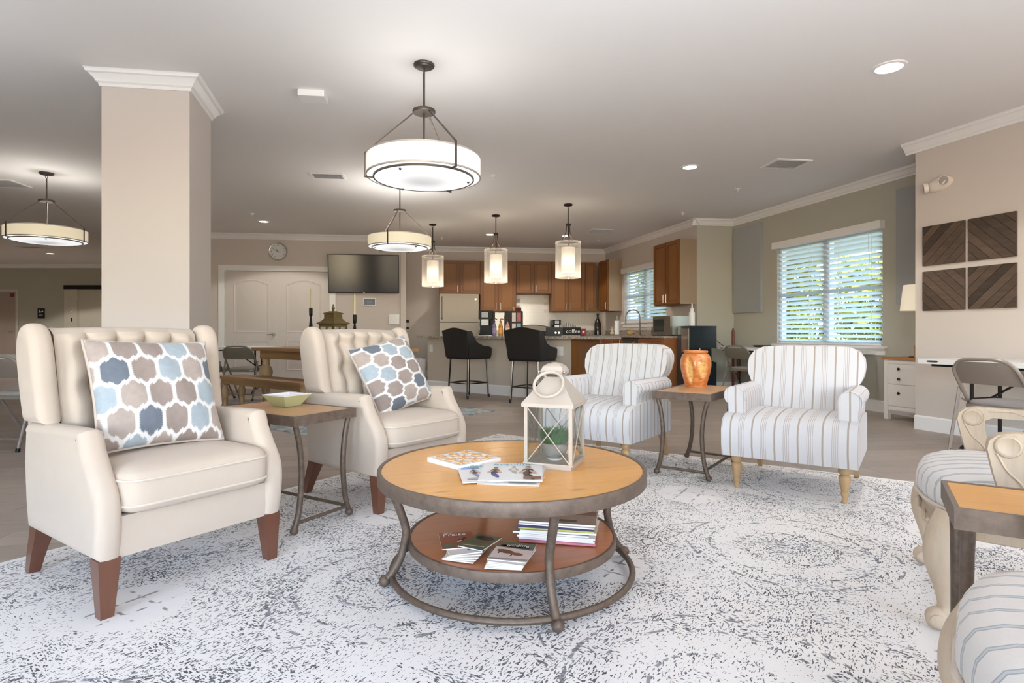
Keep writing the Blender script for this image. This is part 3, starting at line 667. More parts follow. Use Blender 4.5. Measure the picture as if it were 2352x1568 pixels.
for sx, sz in ((.075, .015), (-.105, -.02)):
    b = B(); b.M = Matrix.Translation((sx, -.062, sz)) @ Matrix.Rotation(R(12 if sx > 0 else -50), 4, 'Z') @ Matrix.Rotation(PI/2+.1, 4, 'X')
    b.lathe([(.046, -.03), (.05, 0), (.046, .008), (.040, .006)], 24, caps=False).build('lamp_head', EMB, t)
    b = B(); b.M = Matrix.Translation((sx, -.062, sz)) @ Matrix.Rotation(R(12 if sx > 0 else -50), 4, 'Z') @ Matrix.Rotation(PI/2+.1, 4, 'X')
    b.lathe([(0, .003), (.041, .002), (.041, -.01), (0, -.01)], 24).build('lens', plain('lamp_lens_grey', L(170, 165, 160), .3, .3, .2, 160) if 'lamp_lens_grey' not in bpy.data.materials else bpy.data.materials['lamp_lens_grey'], t)
DARKW = wood('dark_barn_wood', L(74, 59, 48), 'x', .6, .55, 1.6, 1.3, rand=.42)
arts = (('upper left', .085, 1.615, 1), ('upper right', .50, 1.615, -1), ('lower left', .085, 1.175, -1), ('lower right', .50, 1.175, 1))
for nm, u, z, sg_ in arts:
    t = thing('wood_wall_panel', nm+' square panel of dark diagonal boards in the set of four', 'wall art', W_AW.at(u+.1925, z+.1925), W_AW.a, 'square barn wood panels on the art wall')
    h = .1925; B().box(-h, h, -.010, 0, -h, h, .002).build('backing', DARKW, t, smooth=False)
    n = 8; d = Vector((1, sg_)).normalized(); nn = Vector((-d.y, d.x)); tot = h*2*math.sqrt(2); w = tot/n
    for k in range(n):
        c0 = -tot/2+k*w; P = clip_poly(clip_poly([(-h, -h), (h, -h), (h, h), (-h, h)], nn.x, nn.y, c0+w-.0018), -nn.x, -nn.y, -c0-.0018)
        if len(P) < 3: continue
        b = B(); b.M = Matrix.Rotation(-math.atan2(d.y, d.x), 4, 'Y'); ca, sa = d.x, d.y
        Q = [(p[0]*ca+p[1]*sa, -p[0]*sa+p[1]*ca) for p in P]
        b.prism(Q, -.019-.003*random.random(), -.010, 'xz', .0015, 1)
        o = b.build('board', DARKW, t, smooth=False)
# ---------------------------------------------------------------- kitchen
def kx(w, u, out=0, z=0): return w.at(u, z, out)
OAKDK = plain('maple_shadow_gap', L(92, 58, 30), .6)
def shaker(parent, x0, x1, z0, z1, y, mat, hx=None, hz=None, name='door', flat=False, hor=False):
    """a door with a recessed panel at y (front), facing -y"""
    b = B(); f = .055 if not flat else .03
    b.mi = 1; b.box(x0, x1, y, y+.012, z0, z1, .001); b.mi = 2; e = .007
    for q in ((x0+f, x0+f+e, z0+f, z1-f), (x1-f-e, x1-f, z0+f, z1-f), (x0+f+e, x1-f-e, z0+f, z0+f+e), (x0+f+e, x1-f-e, z1-f-e, z1-f)): b.box(q[0], q[1], y-.0008, y, q[2], q[3])
    b.mi = 0
    b.box(x0, x0+f, y-.014, y, z0, z1, .004).box(x1-f, x1, y-.014, y, z0, z1, .004).box(x0+f, x1-f, y-.014, y, z0, z0+f, .004).box(x0+f, x1-f, y-.014, y, z1-f, z1, .004)
    o = b.build(name, [mat, OAKP if mat == OAK else mat, OAKG], parent)
    if hx is not None:
        if hor: B().tube([(hx-.06, y-.005, hz), (hx-.06, y-.035, hz), (hx+.06, y-.035, hz), (hx+.06, y-.005, hz)], .005, 6).build('handle', NICKEL, o)
        else: B().tube([(hx, y-.005, hz-.07), (hx, y-.035, hz-.07), (hx, y-.035, hz+.07), (hx, y-.005, hz+.07)], .005, 6).build('handle', NICKEL, o)
    return o
def upper(w, u0, u1, z0, z1, label, doors=2, dep=.33, end=False, hs=None):
    t = thing('wall_cabinet', label, 'cabinet', w.at(u0, z0, .001), w.a, 'maple wall cabinets')
    W, H = u1-u0, z1-z0
    B().box(.001, W-.001, -dep+.022, 0, 0, H, .002).build('cabinet_body', OAK, t, smooth=False)
    if end: B().box(W-.001, W+.003, -dep+.02, 0, 0, H, .001).build('end_panel', OAKE, t, smooth=False)
    n = doors; dw = W/n
    for k in range(n):
        x0, x1 = k*dw+.014, (k+1)*dw-.014
        hx = (x1-.035 if k == 0 else x0+.035) if n > 1 else (x0+.035 if hs is None else x1-.035)
        shaker(t, x0, x1, .015, H-.015, -dep+.01, OAK, hx, .11)
    return t
upper(W_KB, 1.0, 1.885, 1.80, 2.525, 'two door maple cabinet above the refrigerator', dep=.33)
upper(W_KB, 1.887, 2.673, 1.43, 2.525, 'tall two door maple cabinet between refrigerator and range')
upper(W_KB, 2.675, 3.453, 1.82, 2.525, 'short two door maple cabinet above the range')
upper(W_KB, 3.455, 4.20, 1.43, 2.525, 'tall two door maple cabinet behind the nearest glass pendant')
t = upper(W_KB, 4.202, 4.47, 1.43, 2.525, 'single door maple cabinet in the kitchen corner', doors=1)
upper(W_KR, .36, .84, 1.43, 2.525, 'narrow maple cabinet left of the sink window with pale end', doors=1, end=True, hs=1)
upper(W_KR, 2.77, 3.62, 1.44, 2.525, 'hanging two door maple cabinet right of the sink window', end=True)
# refrigerator
t = thing('refrigerator', 'stainless top freezer refrigerator behind the island', 'refrigerator', W_KB.at(1.02, 0, .03), W_KB.a)
B().box(0, .81, -.66, 0, .02, 1.775, .006).build('cabinet_body', plain('fridge_side_grey', L(70, 64, 60), .45, .3), t)
for nm, z0, z1 in (('freezer_door', 1.19, 1.775), ('refrigerator_door', .06, 1.175)):
    o = B().box(0, .81, -.72, -.665, z0, z1, .012, 3).build(nm, STEEL, t)
    B().tube([(.05, -.72, z0+.06), (.05, -.765, z0+.08), (.05, -.765, min(z1-.08, z0+.5)), (.05, -.72, min(z1-.06, z0+.52))], .011, 8).build('handle', NICKEL, o)
B().cyl((.745, -.7225, 1.665), (.745, -.7195, 1.665), .018, n=14).build('badge', CHROME, t)
B().box(.02, .79, -.66, -.02, 0, .02).build('plinth', BLACKP, t)
# worktops and base cabinets
GRAN = N('granite'); _v = GRAN.tc(); _vo = GRAN.new('TexVoronoi'); GRAN.ln(_v, _vo.inputs['Vector']); _vo.inputs['Scale'].default_value = 90
_c = GRAN.ramp(GRAN.noise(_v, 40, 6, .7), [(.3, L(84, 74, 68)), (.48, L(150, 138, 128)), (.62, L(196, 186, 176))])
GRAN.bsdf(GRAN.mix(GRAN.rng(_vo.outputs['Distance'], .0, .35, .5, 0), _c, L(70, 60, 56)), .16); GRAN = GRAN.m
t = thing('sink_worktop', 'grey granite worktop below the sink window with low splash', 'worktop', W_KR.at(0, .875), W_KR.a)
B().box(.0, 3.62, -.65, -.001, 0, .036, .004).build('slab', GRAN, t); B().box(.05, 3.60, -.022, -.001, .036, .145, .003).build('splash', GRAN, t)
t = thing('range_worktop', 'granite worktop along the back kitchen wall beside the range', 'worktop', W_KB.at(0, .875), W_KB.a)
B().box(3.47, 4.02, -.65, -.001, 0, .036, .004).build('slab', GRAN, t); B().box(3.47, 4.60, -.022, -.001, .036, .145, .003).build('splash', GRAN, t)
B().box(1.87, 2.655, -.65, -.001, 0, .036, .004).build('slab', GRAN, t); B().box(1.87, 2.655, -.022, -.001, .036, .145, .003).build('splash', GRAN, t)
def base(w, u0, u1, label, drawers, doors, end=False):
    t = thing('base_cabinet', label, 'cabinet', w.at(u0), w.a, 'maple base cabinets')
    W = u1-u0; B().box(.001, W-.001, -.60, -.002, .10, .873, .002).box(.01, W-.01, -.53, -.01, 0, .10).build('cabinet_body', OAKR, t, smooth=False)
    if end: B().box(W-.001, W+.012, -.61, -.002, 0, .873, .002).build('end_panel', OAKR, t, smooth=False)
    for k in range(drawers):
        x0, x1 = k*W/drawers+.008, (k+1)*W/drawers-.008; shaker(t, x0, x1, .70, .855, -.612, OAKR, (x0+x1)/2, .775, 'drawer', True, True)
    for k in range(doors):
        x0, x1 = k*W/doors+.008, (k+1)*W/doors-.008; shaker(t, x0, x1, .12, .855 if not drawers else .685, -.612, OAKR, x1-.04 if k % 2 == 0 else x0+.04, .60 if drawers else .76)
base(W_KR, .66, 2.11, 'maple sink base cabinet left of the dishwasher', 0, 3)
base(W_KR, 2.74, 3.60, 'maple base cabinet with drawers beside the black cooler', 2, 2, True)
base(W_KB, 3.47, 4.04, 'maple base cabinet right of the range', 1, 1)
base(W_KB, 1.87, 2.655, 'maple base cabinet left of the range', 1, 2)
t = thing('dishwasher', 'stainless dishwasher front under the sink worktop', 'dishwasher', W_KR.at(2.12), W_KR.a)
B().box(0, .60, -.585, -.01, .10, .87).box(.01, .59, -.53, -.01, 0, .10).build('tub_body', BLACKP, t, smooth=False)
o = B().box(.003, .56, -.62, -.588, .11, .865, .006).build('door', STEEL, t); B().tube([(.06, -.62, .79), (.06, -.66, .79), (.50, -.66, .79), (.50, -.62, .79)], .010, 8).build('handle', NICKEL, o)
# tiled splashback
TILE = plain('white_gloss_tile', L(226, 220, 214), .12, 0, .02)
t = thing('tile_splashback', 'white subway tile splashback behind the kitchen counter', 'tiles', W_KB.at(1.87, 1.022), W_KB.a)
B().box(0, 2.72, -.006, 0, 0, .40).box(.80, 1.58, -.006, 0, .40, .79).build('grout_bed', plain('grout_white', L(206, 198, 190), .8), t, smooth=False)
s0 = None
for j in range(10):
    for i in range(-1, 18):
        x0 = i*.155+(.0775 if j % 2 else 0); x1 = x0+.152; z0 = j*.0785
        lo, hi = (0, 2.72) if j < 5 else (.80, 1.58)
        if x0 < lo-.001 or x1 > hi+.001: continue
        if s0 is None: s0 = B().box(0, .152, -.009, -.006, .001, .0765, .0015, 1).build('tile', TILE, t, (x0, 0, z0), smooth=False)
        else: inst(s0, 'tile', t, (x0, 0, z0))
# range
t = thing('kitchen_range', 'black and steel electric range against the back wall', 'stove', W_KB.at(2.675, 0, .015), W_KB.a)
B().box(.005, .775, -.63, 0, .02, .90, .004).build('oven_body', BLACKP, t); B().box(0, .78, -.65, 0, .90, .918, .004).build('cooktop', BLACKP, t)
b = B(); P = [(.0, .92)]+[(x, 1.10+.045*math.sin(PI*x/.78)) for x in [i*.78/16 for i in range(17)]]+[(.78, .92)]
b.prism([(x, z) for x, z in P], -.075, -.005, 'xz', .006).build('backguard', BLACKP, t)
b = B(); P = [(.03, 1.0)]+[(.03+x, 1.085+.045*math.sin(PI*(x+.03)/.78)) for x in [i*.72/16 for i in range(17)]]+[(.75, 1.0)]
b.prism(P, -.08, -.074, 'xz').build('control_panel', STEEL, t, smooth=False)
B().box(.03, .75, -.66, -.635, .25, .78, .006).build('oven_door', STEEL, t)
B().tube([(.08, -.655, .82), (.08, -.70, .82), (.70, -.70, .82), (.70, -.655, .82)], .011, 8).build('handle', NICKEL, t)
# island
ia = math.atan2(-.597, .802); IP = (-1.437, 9.779); IL = 2.93
def isl(u, v=0, z=0): return (IP[0]+u*.802+v*.597, IP[1]-u*.597+v*.802, z)
t = thing('kitchen_island', 'greige painted island with maple end and pale baseboard', 'island', isl(0), ia)
B().box(0, IL-.10, 0, .14, 0, .872).box(0, .12, .14, .62, 0, .872).build('knee_wall', ISLEP, t, smooth=False)
B().box(IL-.10, IL, .0, .02, 0, .872).box(.12, IL-.02, .14, .66, .10, .872).box(.14, IL-.05, .16, .60, 0, .10).build('cabinet_body', OAK, t, smooth=False)
B().box(IL-.02, IL, .02, .66, .0, .872, .002).box(IL, IL+.008, .60, .66, 0, .872, .001).box(IL, IL+.008, .02, .06, 0, .872, .001).build('end_panel', OAK, t, smooth=False)
B().prism([(0, 0), (-.016, 0), (-.016, .14), (-.008, .155), (0, .155)], 0, IL-.10, 'yz').build('skirting', TRIM, t, ang=20)
t = thing('island_worktop', 'speckled granite worktop on the kitchen island', 'worktop', isl(0, 0, .873), ia)
B().box(-.10, IL+.32, -.16, .72, 0, .037, .004).build('slab', GRAN, t)
for u, z, lab, w, kind in ((.09, .70, 'white outlet plate at the left end of the island', .036, 0), (IL-.28, .70, 'white double outlet plate at the right end of the island', .055, 1)):
    t = thing('outlet_plate', lab, 'outlet', isl(u, -.001, z), ia)
    B().box(-w, w, -.007, 0, -.062, .062, .003).build('plate', WHITEP, t)
    for k in range(1+kind): B().box(-.016+(k-.5*kind)*.046, .016+(k-.5*kind)*.046, -.009, -.006, -.034, .034, .003).build('socket', TRIM, t)
# on the island
def faucet(x, y, z, rz, label, m, h=.42, rr=.085):
    t = thing('gooseneck_faucet', label, 'faucet', (x, y, z), rz)
    B().lathe([(0, 0), (.026, 0), (.024, .02), (.017, .03), (.015, .10)], 16).build('base', m, t)
    pts = [(0, 0, .08), (0, 0, h-rr)]+[(rr-rr*math.cos(a_), 0, h-rr+rr*math.sin(a_)) for a_ in [PI*k/10 for k in range(1, 11)]]+[(2*rr, 0, h-rr-.05)]
    B().tube(pts, .012, 10).build('spout', m, t)
    B().cyl((2*rr, 0, h-rr-.04), (2*rr+.004, 0, h-rr-.14), .015, .017, 12).build('spray_head', m, t)
    B().tube([(0, -.015, .08), (0, -.05, .09), (0, -.075, .12)], .007, 7).build('lever', m, t)
p = isl(1.26, .52, .911); faucet(*p, ia+R(20), 'tall nickel gooseneck faucet on the island', NICKEL, .40, .085)
p = W_KR.at(1.83, .912, .10); faucet(p[0], p[1], p[2], W_KR.a-PI/2-R(15), 'bronze gooseneck faucet under the sink window', metal('pewter_faucet', L(120, 108, 98), .3, .9, .1), .50, .14)
def coffee(p, rz, label, s=1.):
    t = thing('coffee_maker', label, 'coffee machine', p, rz)
    B().box(-.11*s, .11*s, -.02, .16, 0, .40*s, .03, 3).build('tower', BLACKP, t)
    B().box(-.105*s, .105*s, -.15, .0, .27*s, .41*s, .03, 3).build('brew_head', BLACKP, t)
    B().box(-.10*s, .10*s, -.15, .02, 0, .04, .008).build('drip_tray', BLACKP, t)
    B().box(-.055*s, .055*s, -.154, -.149, .30*s, .385*s, .006).build('display', plain('grey_display', L(170, 172, 176), .3) if 'grey_display' not in bpy.data.materials else bpy.data.materials['grey_display'], t)
    B().box(-.06*s, .06*s, -.15, -.14, .17*s, .268*s, .004).build('label_card', WHITE, t)
    B().box(-.115*s, .115*s, -.17, .10, -.0, .012, .004).build('tray', NICKEL, t)
coffee(isl(1.02, .34, .9117), ia+R(28), 'tall black coffee machine on the island beside refrigerator')
def pump_bottle(p, label, c, capc, s=1., syrup=True):
    t = thing('syrup_bottle', label, 'bottle', p, 0, 'pump bottles on the island')
    B().lathe([(0, 0), (.034, .002), (.036, .02), (.036, .15), (.026, .185), (.014, .205), (.014, .22), (0, .22)], 18).build('bottle_body', plain('bottle_tint_'+label.split()[0], c, .2, 0, .1, 30), t)
    B().lathe([(.0365, .04), (.0365, .13)], 18, caps=False).build('paper_label', plain('label_'+label.split()[0], vary(c, 1.6), .6, 0, .25, 60), t)
    B().lathe([(0, .218), (.017, .218), (.017, .238), (.006, .242), (.006, .275), (0, .275)], 12).tube([(0, 0, .272), (.025, -.02, .275), (.045, -.035, .262)], .006, 6).build('pump', plain('pump_'+label.split()[0], capc, .35), t)
pump_bottle(isl(1.26, .24, .9117), 'violet labelled pump bottle beside the black coffee machine', L(120, 108, 140), L(44, 32, 40))
pump_bottle(isl(1.31, .34, .9117), 'amber pump bottle with red pump left of nickel faucet', L(196, 140, 62), L(150, 24, 24))
pump_bottle(isl(1.45, .34, .9117), 'pink pump bottle right of the nickel faucet', L(206, 160, 148), L(140, 26, 30))
t = thing('pod_dispenser', 'black beverage dispenser with picture cards right of faucet', 'dispenser', isl(1.52, .45, .9117), ia+R(28))
B().box(-.17, .10, -.02, .20, 0, .40, .012).build('cabinet_body', BLACKP, t); B().box(-.06, .11, -.04, .02, .05, .40, .012).build('front_frame', BLACKP, t)
B().box(-.045, .015, -.044, -.038, .23, .37).box(-.045, .015, -.044, -.038, .08, .20).build('card', plain('card_white', L(212, 206, 200), .5, 0, .2, 40), t, smooth=False)
B().box(.030, .098, -.044, -.038, .23, .37).build('red_card', plain('card_red', L(176, 92, 86), .5, 0, .3, 30), t, smooth=False); B().box(.030, .098, -.044, -.038, .08, .20).build('blue_card', plain('card_blue', L(140, 158, 176), .5, 0, .3, 30), t, smooth=False)
tag(B().lathe([(0, 0), (.03, 0), (.032, .05), (.02, .065), (0, .065)], 14).build('tea_tin', plain('tin_gold', L(150, 110, 64), .4, .4), None, isl(1.46, .50, .9115+.40)), 'small gold tin on top of the beverage dispenser', 'tin')
tag(B().box(-.035, .035, -.03, .03, 0, .055, .004).build('tea_box', plain('box_maroon', L(96, 34, 34), .5), None, isl(1.55, .50, .9115+.40), ia), 'small maroon box on top of the beverage dispenser', 'box')
t = thing('toaster', 'black toaster with two knobs on island right of second stool', 'toaster', isl(2.27, .42, .9117), ia+R(28))
B().box(-.11, .13, -.10, .10, .01, .13, .02, 3).box(-.10, .12, -.09, .09, 0, .012).build('toaster_body', BLACKP, t)
B().box(-.08, .10, -.05, -.02, .128, .132).box(-.08, .10, .02, .05, .128, .132).build('bread_slot', BLACKM, t)
for x in (.04, .09): B().cyl((x, -.10, .05), (x, -.12, .05), .014, n=14).build('knob', CHROME, t)
# along the back counter
p = W_KB.at(3.55, .9117, .30); coffee(p, W_KB.a, 'black coffee maker with side handle right of the range', .82)
t = thing('lettered_crate', 'black counter crate with white cursive lettering', 'crate', W_KB.at(3.87, .9117, .40), W_KB.a)
B().box(-.20, .20, -.09, .09, 0, .012).box(-.20, .20, -.09, -.078, .012, .17, .002).box(-.20, .20, .078, .09, .012, .17, .002).box(-.20, -.188, -.078, .078, .012, .17, .002).box(.188, .20, -.078, .078, .012, .17, .002).build('crate_body', BLACKP, t)
text('coffee', .13, WHITEP, t, (.03, -.0915, .085), (PI/2, 0, 0))
tag(B().box(-.055, .055, -.05, .05, 0, .145, .004).build('tea_carton', plain('carton_red', L(150, 40, 50), .5, 0, .25, 25), None, W_KB.at(4.14, .9117, .40), W_KB.a), 'small red and white carton right of the lettered crate', 'box')
_tc = bpy.data.objects['tea_carton']; B().prism([(-.03, .07), (0, .04), (.03, .07), (0, .10)], -.052, -.0502, 'xz').build('printed_diamond', WHITE, _tc)
for k, (u, hh) in enumerate(((3.72, .22), (3.80, .26), (3.89, .24), (3.96, .21))):
    tag(B().lathe([(.022, 0), (.026, .01), (.03, hh), (.028, hh), (.024, .012), (0, .012)], 16).build('glass_tumbler', CLEARG, None, W_KB.at(u, .9235, .38)), ('clear tumbler standing in the lettered crate, '+('first', 'second', 'third', 'fourth')[k]+' from the coffee maker'), 'glass', 'tumblers in the lettered crate')
tag(B().lathe([(0, 0), (.068, 0), (.076, .01), (.076, .24), (.06, .31), (.026, .37), (.022, .44), (.03, .455), (.03, .475), (.022, .478), (0, .478)], 26).build('dark_bottle', plain('smoked_bottle', L(46, 38, 34), .08, 0, .05), None, W_KB.at(4.50, .9117, .30)), 'tall dark glass bottle in the kitchen corner', 'bottle')
t = thing('paper_towel_holder', 'white paper towel roll on stand near the sink', 'paper towel', W_KR.at(1.22, .9117, .30))
B().lathe([(0, 0), (.085, 0), (.08, .015), (0, .018)], 20).cyl((0, 0, .015), (0, 0, .37), .007, n=8).ball((0, 0, .375), .014, 10, 6).build('stand', NICKEL, t); B().lathe([(.02, .02), (.05, .02), (.05, .30), (.02, .30), (.02, .02)], 22, caps=False).build('roll', WHITE, t)
t = thing('ceramic_figurine', 'small cream rabbit shaped soap dish beside paper towel', 'figurine', W_KR.at(1.0, .9117, .30))
B().ball((0, 0, .045), (.045, .04, .045)).ball((0, -.02, .11), (.032, .03, .034)).build('figure', plain('cream_glaze', L(214, 196, 170), .35), t); 
for sx in (-1, 1): B().ball((sx*.015, -.012, .155), (.009, .008, .03), 8, 6).build('ear', bpy.data.materials['cream_glaze'], t)
t = thing('duck_figurine', 'small straw coloured duck by the sink faucet', 'figurine', W_KR.at(1.68, .9117, .22), R(20))
B().ball((0, 0, .05), (.075, .05, .05)).ball((-.055, 0, .12), (.032, .028, .032)).tube([(.06, 0, .06), (.10, 0, .085)], [.03, .006], 8).build('figure', plain('straw_glaze', L(196, 168, 116), .5), t); B().cyl((-.08, 0, .115), (-.105, 0, .11), .010, .003, 8).build('bill', plain('duck_bill', L(190, 120, 50), .5), t)
t = thing('wire_basket', 'small brown wire caddy left of the microwave', 'basket', W_KR.at(2.86, .9117, .30), W_KR.a)
b = B()
for k in range(6): b.cyl((-.10+.04*k, -.06, .005), (-.10+.04*k, -.06, .14), .003, n=5).cyl((-.10+.04*k, .06, .005), (-.10+.04*k, .06, .14), .003, n=5)
for z in (.006, .07, .14): b.tube([(-.10, -.06, z), (.10, -.06, z), (.10, .06, z), (-.10, .06, z)], .0035, 5, True)
b.build('wire_frame', DBRONZE, t); B().box(-.1, .1, -.06, .06, 0, .006).build('basket_floor', DBRONZE, t)
t = thing('microwave_oven', 'silver microwave with black window on worktop end', 'microwave', W_KR.at(3.30, .9117, .25), W_KR.a)
B().box(-.27, .30, -.20, .20, .02, .33, .006).build('casing', plain('microwave_silver', L(186, 190, 184), .35, .5), t)
for x in (-.23, .25):
    for y in (-.16, .16): B().cyl((x, y, 0), (x, y, .021), .015, n=8).build('foot', BLACKP, t)
o = B().box(-.27, .14, -.235, -.20, .02, .33, .006).build('door', plain('microwave_face', L(120, 116, 110), .3, .6), t); B().box(-.24, .10, -.239, -.234, .07, .28, .012).build('window', plain('dark_window', L(16, 18, 18), .08), o)
B().box(.142, .30, -.235, -.20, .02, .33, .006).build('keypad', NICKEL, t)
B().box(-.30, .31, -.23, .21, -.0005, .010, .003).build('mat', BLACKP, t)
# water cooler on the jog
t = thing('water_cooler', 'tall black water cooler at the end of kitchen counter', 'water cooler', (2.93, 9.22, 0), W_JG.a)
B().box(-.19, .26, -.20, .22, .0, .06).box(-.19, .26, -.05, .22, .06, 1.07, .012).build('housing', plain('cooler_black', L(24, 34, 40), .22), t)
B().box(-.19, .26, -.22, -.05, .72, 1.07, .012).box(-.19, .26, -.22, -.05, .06, .50, .01).build('front_housing', bpy.data.materials['cooler_black'], t)
B().box(-.20, -.188, -.21, .05, .66, 1.03, .004).build('side_panel', NICKEL, t)
B().box(-.15, .22, -.20, -.05, .50, .515, .003).build('drip_tray', BLACKM, t); B().cyl((.03, -.12, .66), (.03, -.12, .72), .014, n=10).build('tap', NICKEL, t)
tag(B().lathe([(0, 0), (.045, 0), (.048, .01), (.048, .21), (.03, .235), (.03, .285), (.012, .29), (.01, .36), (0, .36)], 20).build('white_spray_bottle', WHITEP, None, (2.90, 9.26, 1.0715)), 'white bottle standing on the black water cooler', 'bottle')
tag(B().tube([(3.187, 9.33, 1.02), (3.25, 9.36, .93), (3.38, 9.38, .80), (3.46, 9.38, .7455)], .005, 6, sm=4).build('power_cord', BLACKP), 'dark cord running from cooler toward folding table', 'cord')
# ---------------------------------------------------------------- rugs
RUGM = N('distressed_rug'); n = RUGM; x, y, z = n.sep()
def ring(n, px, py, cx, cy, r, w):
    d = n.math('SQRT', n.math('ADD', n.math('POWER', n.math('SUBTRACT', px, cx), 2), n.math('POWER', n.math('SUBTRACT', py, cy), 2)))
    return d, n.rng(n.math('ABSOLUTE', n.math('SUBTRACT', d, r)), w*.6, w, 1, 0)
P_ = 1.22
fxm = n.math('MULTIPLY', n.math('SUBTRACT', n.math('FRACT', n.math('DIVIDE', n.math('ADD', x, .35), P_)), .5), P_)
fym = n.math('MULTIPLY', n.math('SUBTRACT', n.math('FRACT', n.math('DIVIDE', n.math('ADD', y, .15), P_)), .5), P_)
d0, r1 = ring(n, fxm, fym, 0, 0, .42, .008); _, r2 = ring(n, fxm, fym, 0, 0, .33, .007); _, r3 = ring(n, fxm, fym, 0, 0, .19, .007)
ax, ay = n.math('ABSOLUTE', fxm), n.math('ABSOLUTE', fym)
cx_ = n.math('SUBTRACT', P_/2, ax); cy_ = n.math('SUBTRACT', P_/2, ay)
dc = n.math('SQRT', n.math('ADD', n.math('POWER', cx_, 2), n.math('POWER', cy_, 2)))
core = n.rng(dc, .15, .19, 1, 0, True)                                   # plain pale ovals
gridl = n.math('MAXIMUM', n.rng(n.math('ABSOLUTE', n.math('SUBTRACT', cx_, .05)), .004, .007, 1, 0), n.rng(n.math('ABSOLUTE', n.math('SUBTRACT', cy_, .05)), .004, .007, 1, 0))
band = n.rng(n.math('ABSOLUTE', n.math('SUBTRACT', d0, .26)), .035, .055, 1, 0, True)
ldia = n.math('ABSOLUTE', n.math('SUBTRACT', n.math('ADD', ax, ay), .56)); dia = n.rng(ldia, .004, .008, 1, 0)
big = n.noise(n.tc(), 1.7, 3, .6); med = n.noise(n.tc(), 7, 3, .6)
dash = n.noise(n.map((205, 72, 60)), 1, 2, .45, .3)                       # short dashes along the pile
dash2 = n.noise(n.map((84, 190, 60)), 1, 2, .45, .3)
sel = n.rng(med, .5, .58)
dd = n.math('ADD', n.math('MULTIPLY', dash, n.math('SUBTRACT', 1, sel)), n.math('MULTIPLY', dash2, sel))
thr = n.math('ADD', n.rng(big, .34, .66, .62, .512), n.rng(med, .3, .7, .035, -.035))
thr = n.math('ADD', thr, n.math('MULTIPLY', core, .16)); thr = n.math('ADD', thr, n.math('MULTIPLY', band, .05))
m0 = n.rng(n.math('SUBTRACT', dd, thr), .0, .018)
lines = n.math('MAXIMUM', n.math('MAXIMUM', r1, r2), n.math('MAXIMUM', r3, dia))
lines = n.math('MULTIPLY', lines, n.rng(n.noise(n.tc(), 28, 2), .50, .55))
gl = n.math('MULTIPLY', n.math('MULTIPLY', gridl, n.rng(dc, .13, .15, 1, 0)), n.rng(n.noise(n.tc(), 22, 2), .46, .52))
msk = n.math('MINIMUM', 1, n.math('ADD', m0, n.math('MULTIPLY', n.math('MAXIMUM', lines, gl), .8)))
tone = n.mix(n.rng(n.noise(n.tc(), 9, 3), .35, .7), L(30, 32, 42), L(104, 106, 116))
basec = n.mix(n.noise(n.tc(), 3, 4), L(236, 233, 231), L(248, 246, 244))
basec = n.mix(n.math('MULTIPLY', n.rng(n.noise(n.tc(), 2.4, 4), .55, .7), .5), basec, L(222, 221, 221))
edge = n.math('MINIMUM', n.math('MINIMUM', x, y), n.math('MINIMUM', n.math('SUBTRACT', RLX, x), n.math('SUBTRACT', RLY, y)))
msk = n.math('MULTIPLY', msk, n.rng(edge, .02, .03))
n.bsdf(n.mix(msk, basec, tone), .95, 0, n.math('ADD', n.noise(n.tc(), 330, 2), n.math('MULTIPLY', msk, .3)), .4, .002, Sheen_Weight=.2); RUGM = n.m
def rugmesh(lx, ly, h, mat, name, loc, rz):
    # soft edged slab, x along one side and y along the other
    b = B()
    def f(a, c): return (a*lx, c*ly, h)
    b.box(0, lx, 0, ly, .0005, h, .004, 2)
    return b.build(name, mat, None, loc, rz)
rz_ = math.atan2(RU.y, RU.x)
rg = B(); rg.box(0, RLX, -RLY, 0, .0005, .009, .004, 2)
# the rug's local y runs towards -y, so the shader's y is flipped
for nd in RUGM.node_tree.nodes:
    if nd.type == 'TEX_COORD': _tcn = nd
fm = RUGM.node_tree.nodes.new('ShaderNodeMapping'); fm.inputs['Scale'].default_value = (1, -1, 1)
for l in list(RUGM.node_tree.links):
    if l.from_node == _tcn: ts = l.to_socket; RUGM.node_tree.links.remove(l); RUGM.node_tree.links.new(fm.outputs[0], ts)
RUGM.node_tree.links.new(_tcn.outputs['Object'], fm.inputs[0])
tag(rg.build('area_rug', RUGM, None, (RUGC.x, RUGC.y, 0), rz_), 'large white rug with distressed black dashes under the seating group', 'rug')
BLUE = N('blue_abstract_rug'); n = BLUE
f = n.noise(n.map((1, 1, 1)), 2.2, 6, .65, 1.5)
n.bsdf(n.ramp(f, [(.32, L(96, 116, 132)), (.44, L(150, 166, 172)), (.5, L(206, 204, 196)), (.58, L(120, 142, 156)), (.7, L(182, 186, 180))]), .95, 0, n.noise(n.tc(), 300, 2), .3, .002); BLUE = n.m
tag(B().box(0, 2.375, 0, 3.3, .0005, .008, .003, 2).build('blue_rug', BLUE, None, (-1.635, 5.14, 0), R(53.13)), 'blue and cream abstract rug under the long dining table', 'rug')

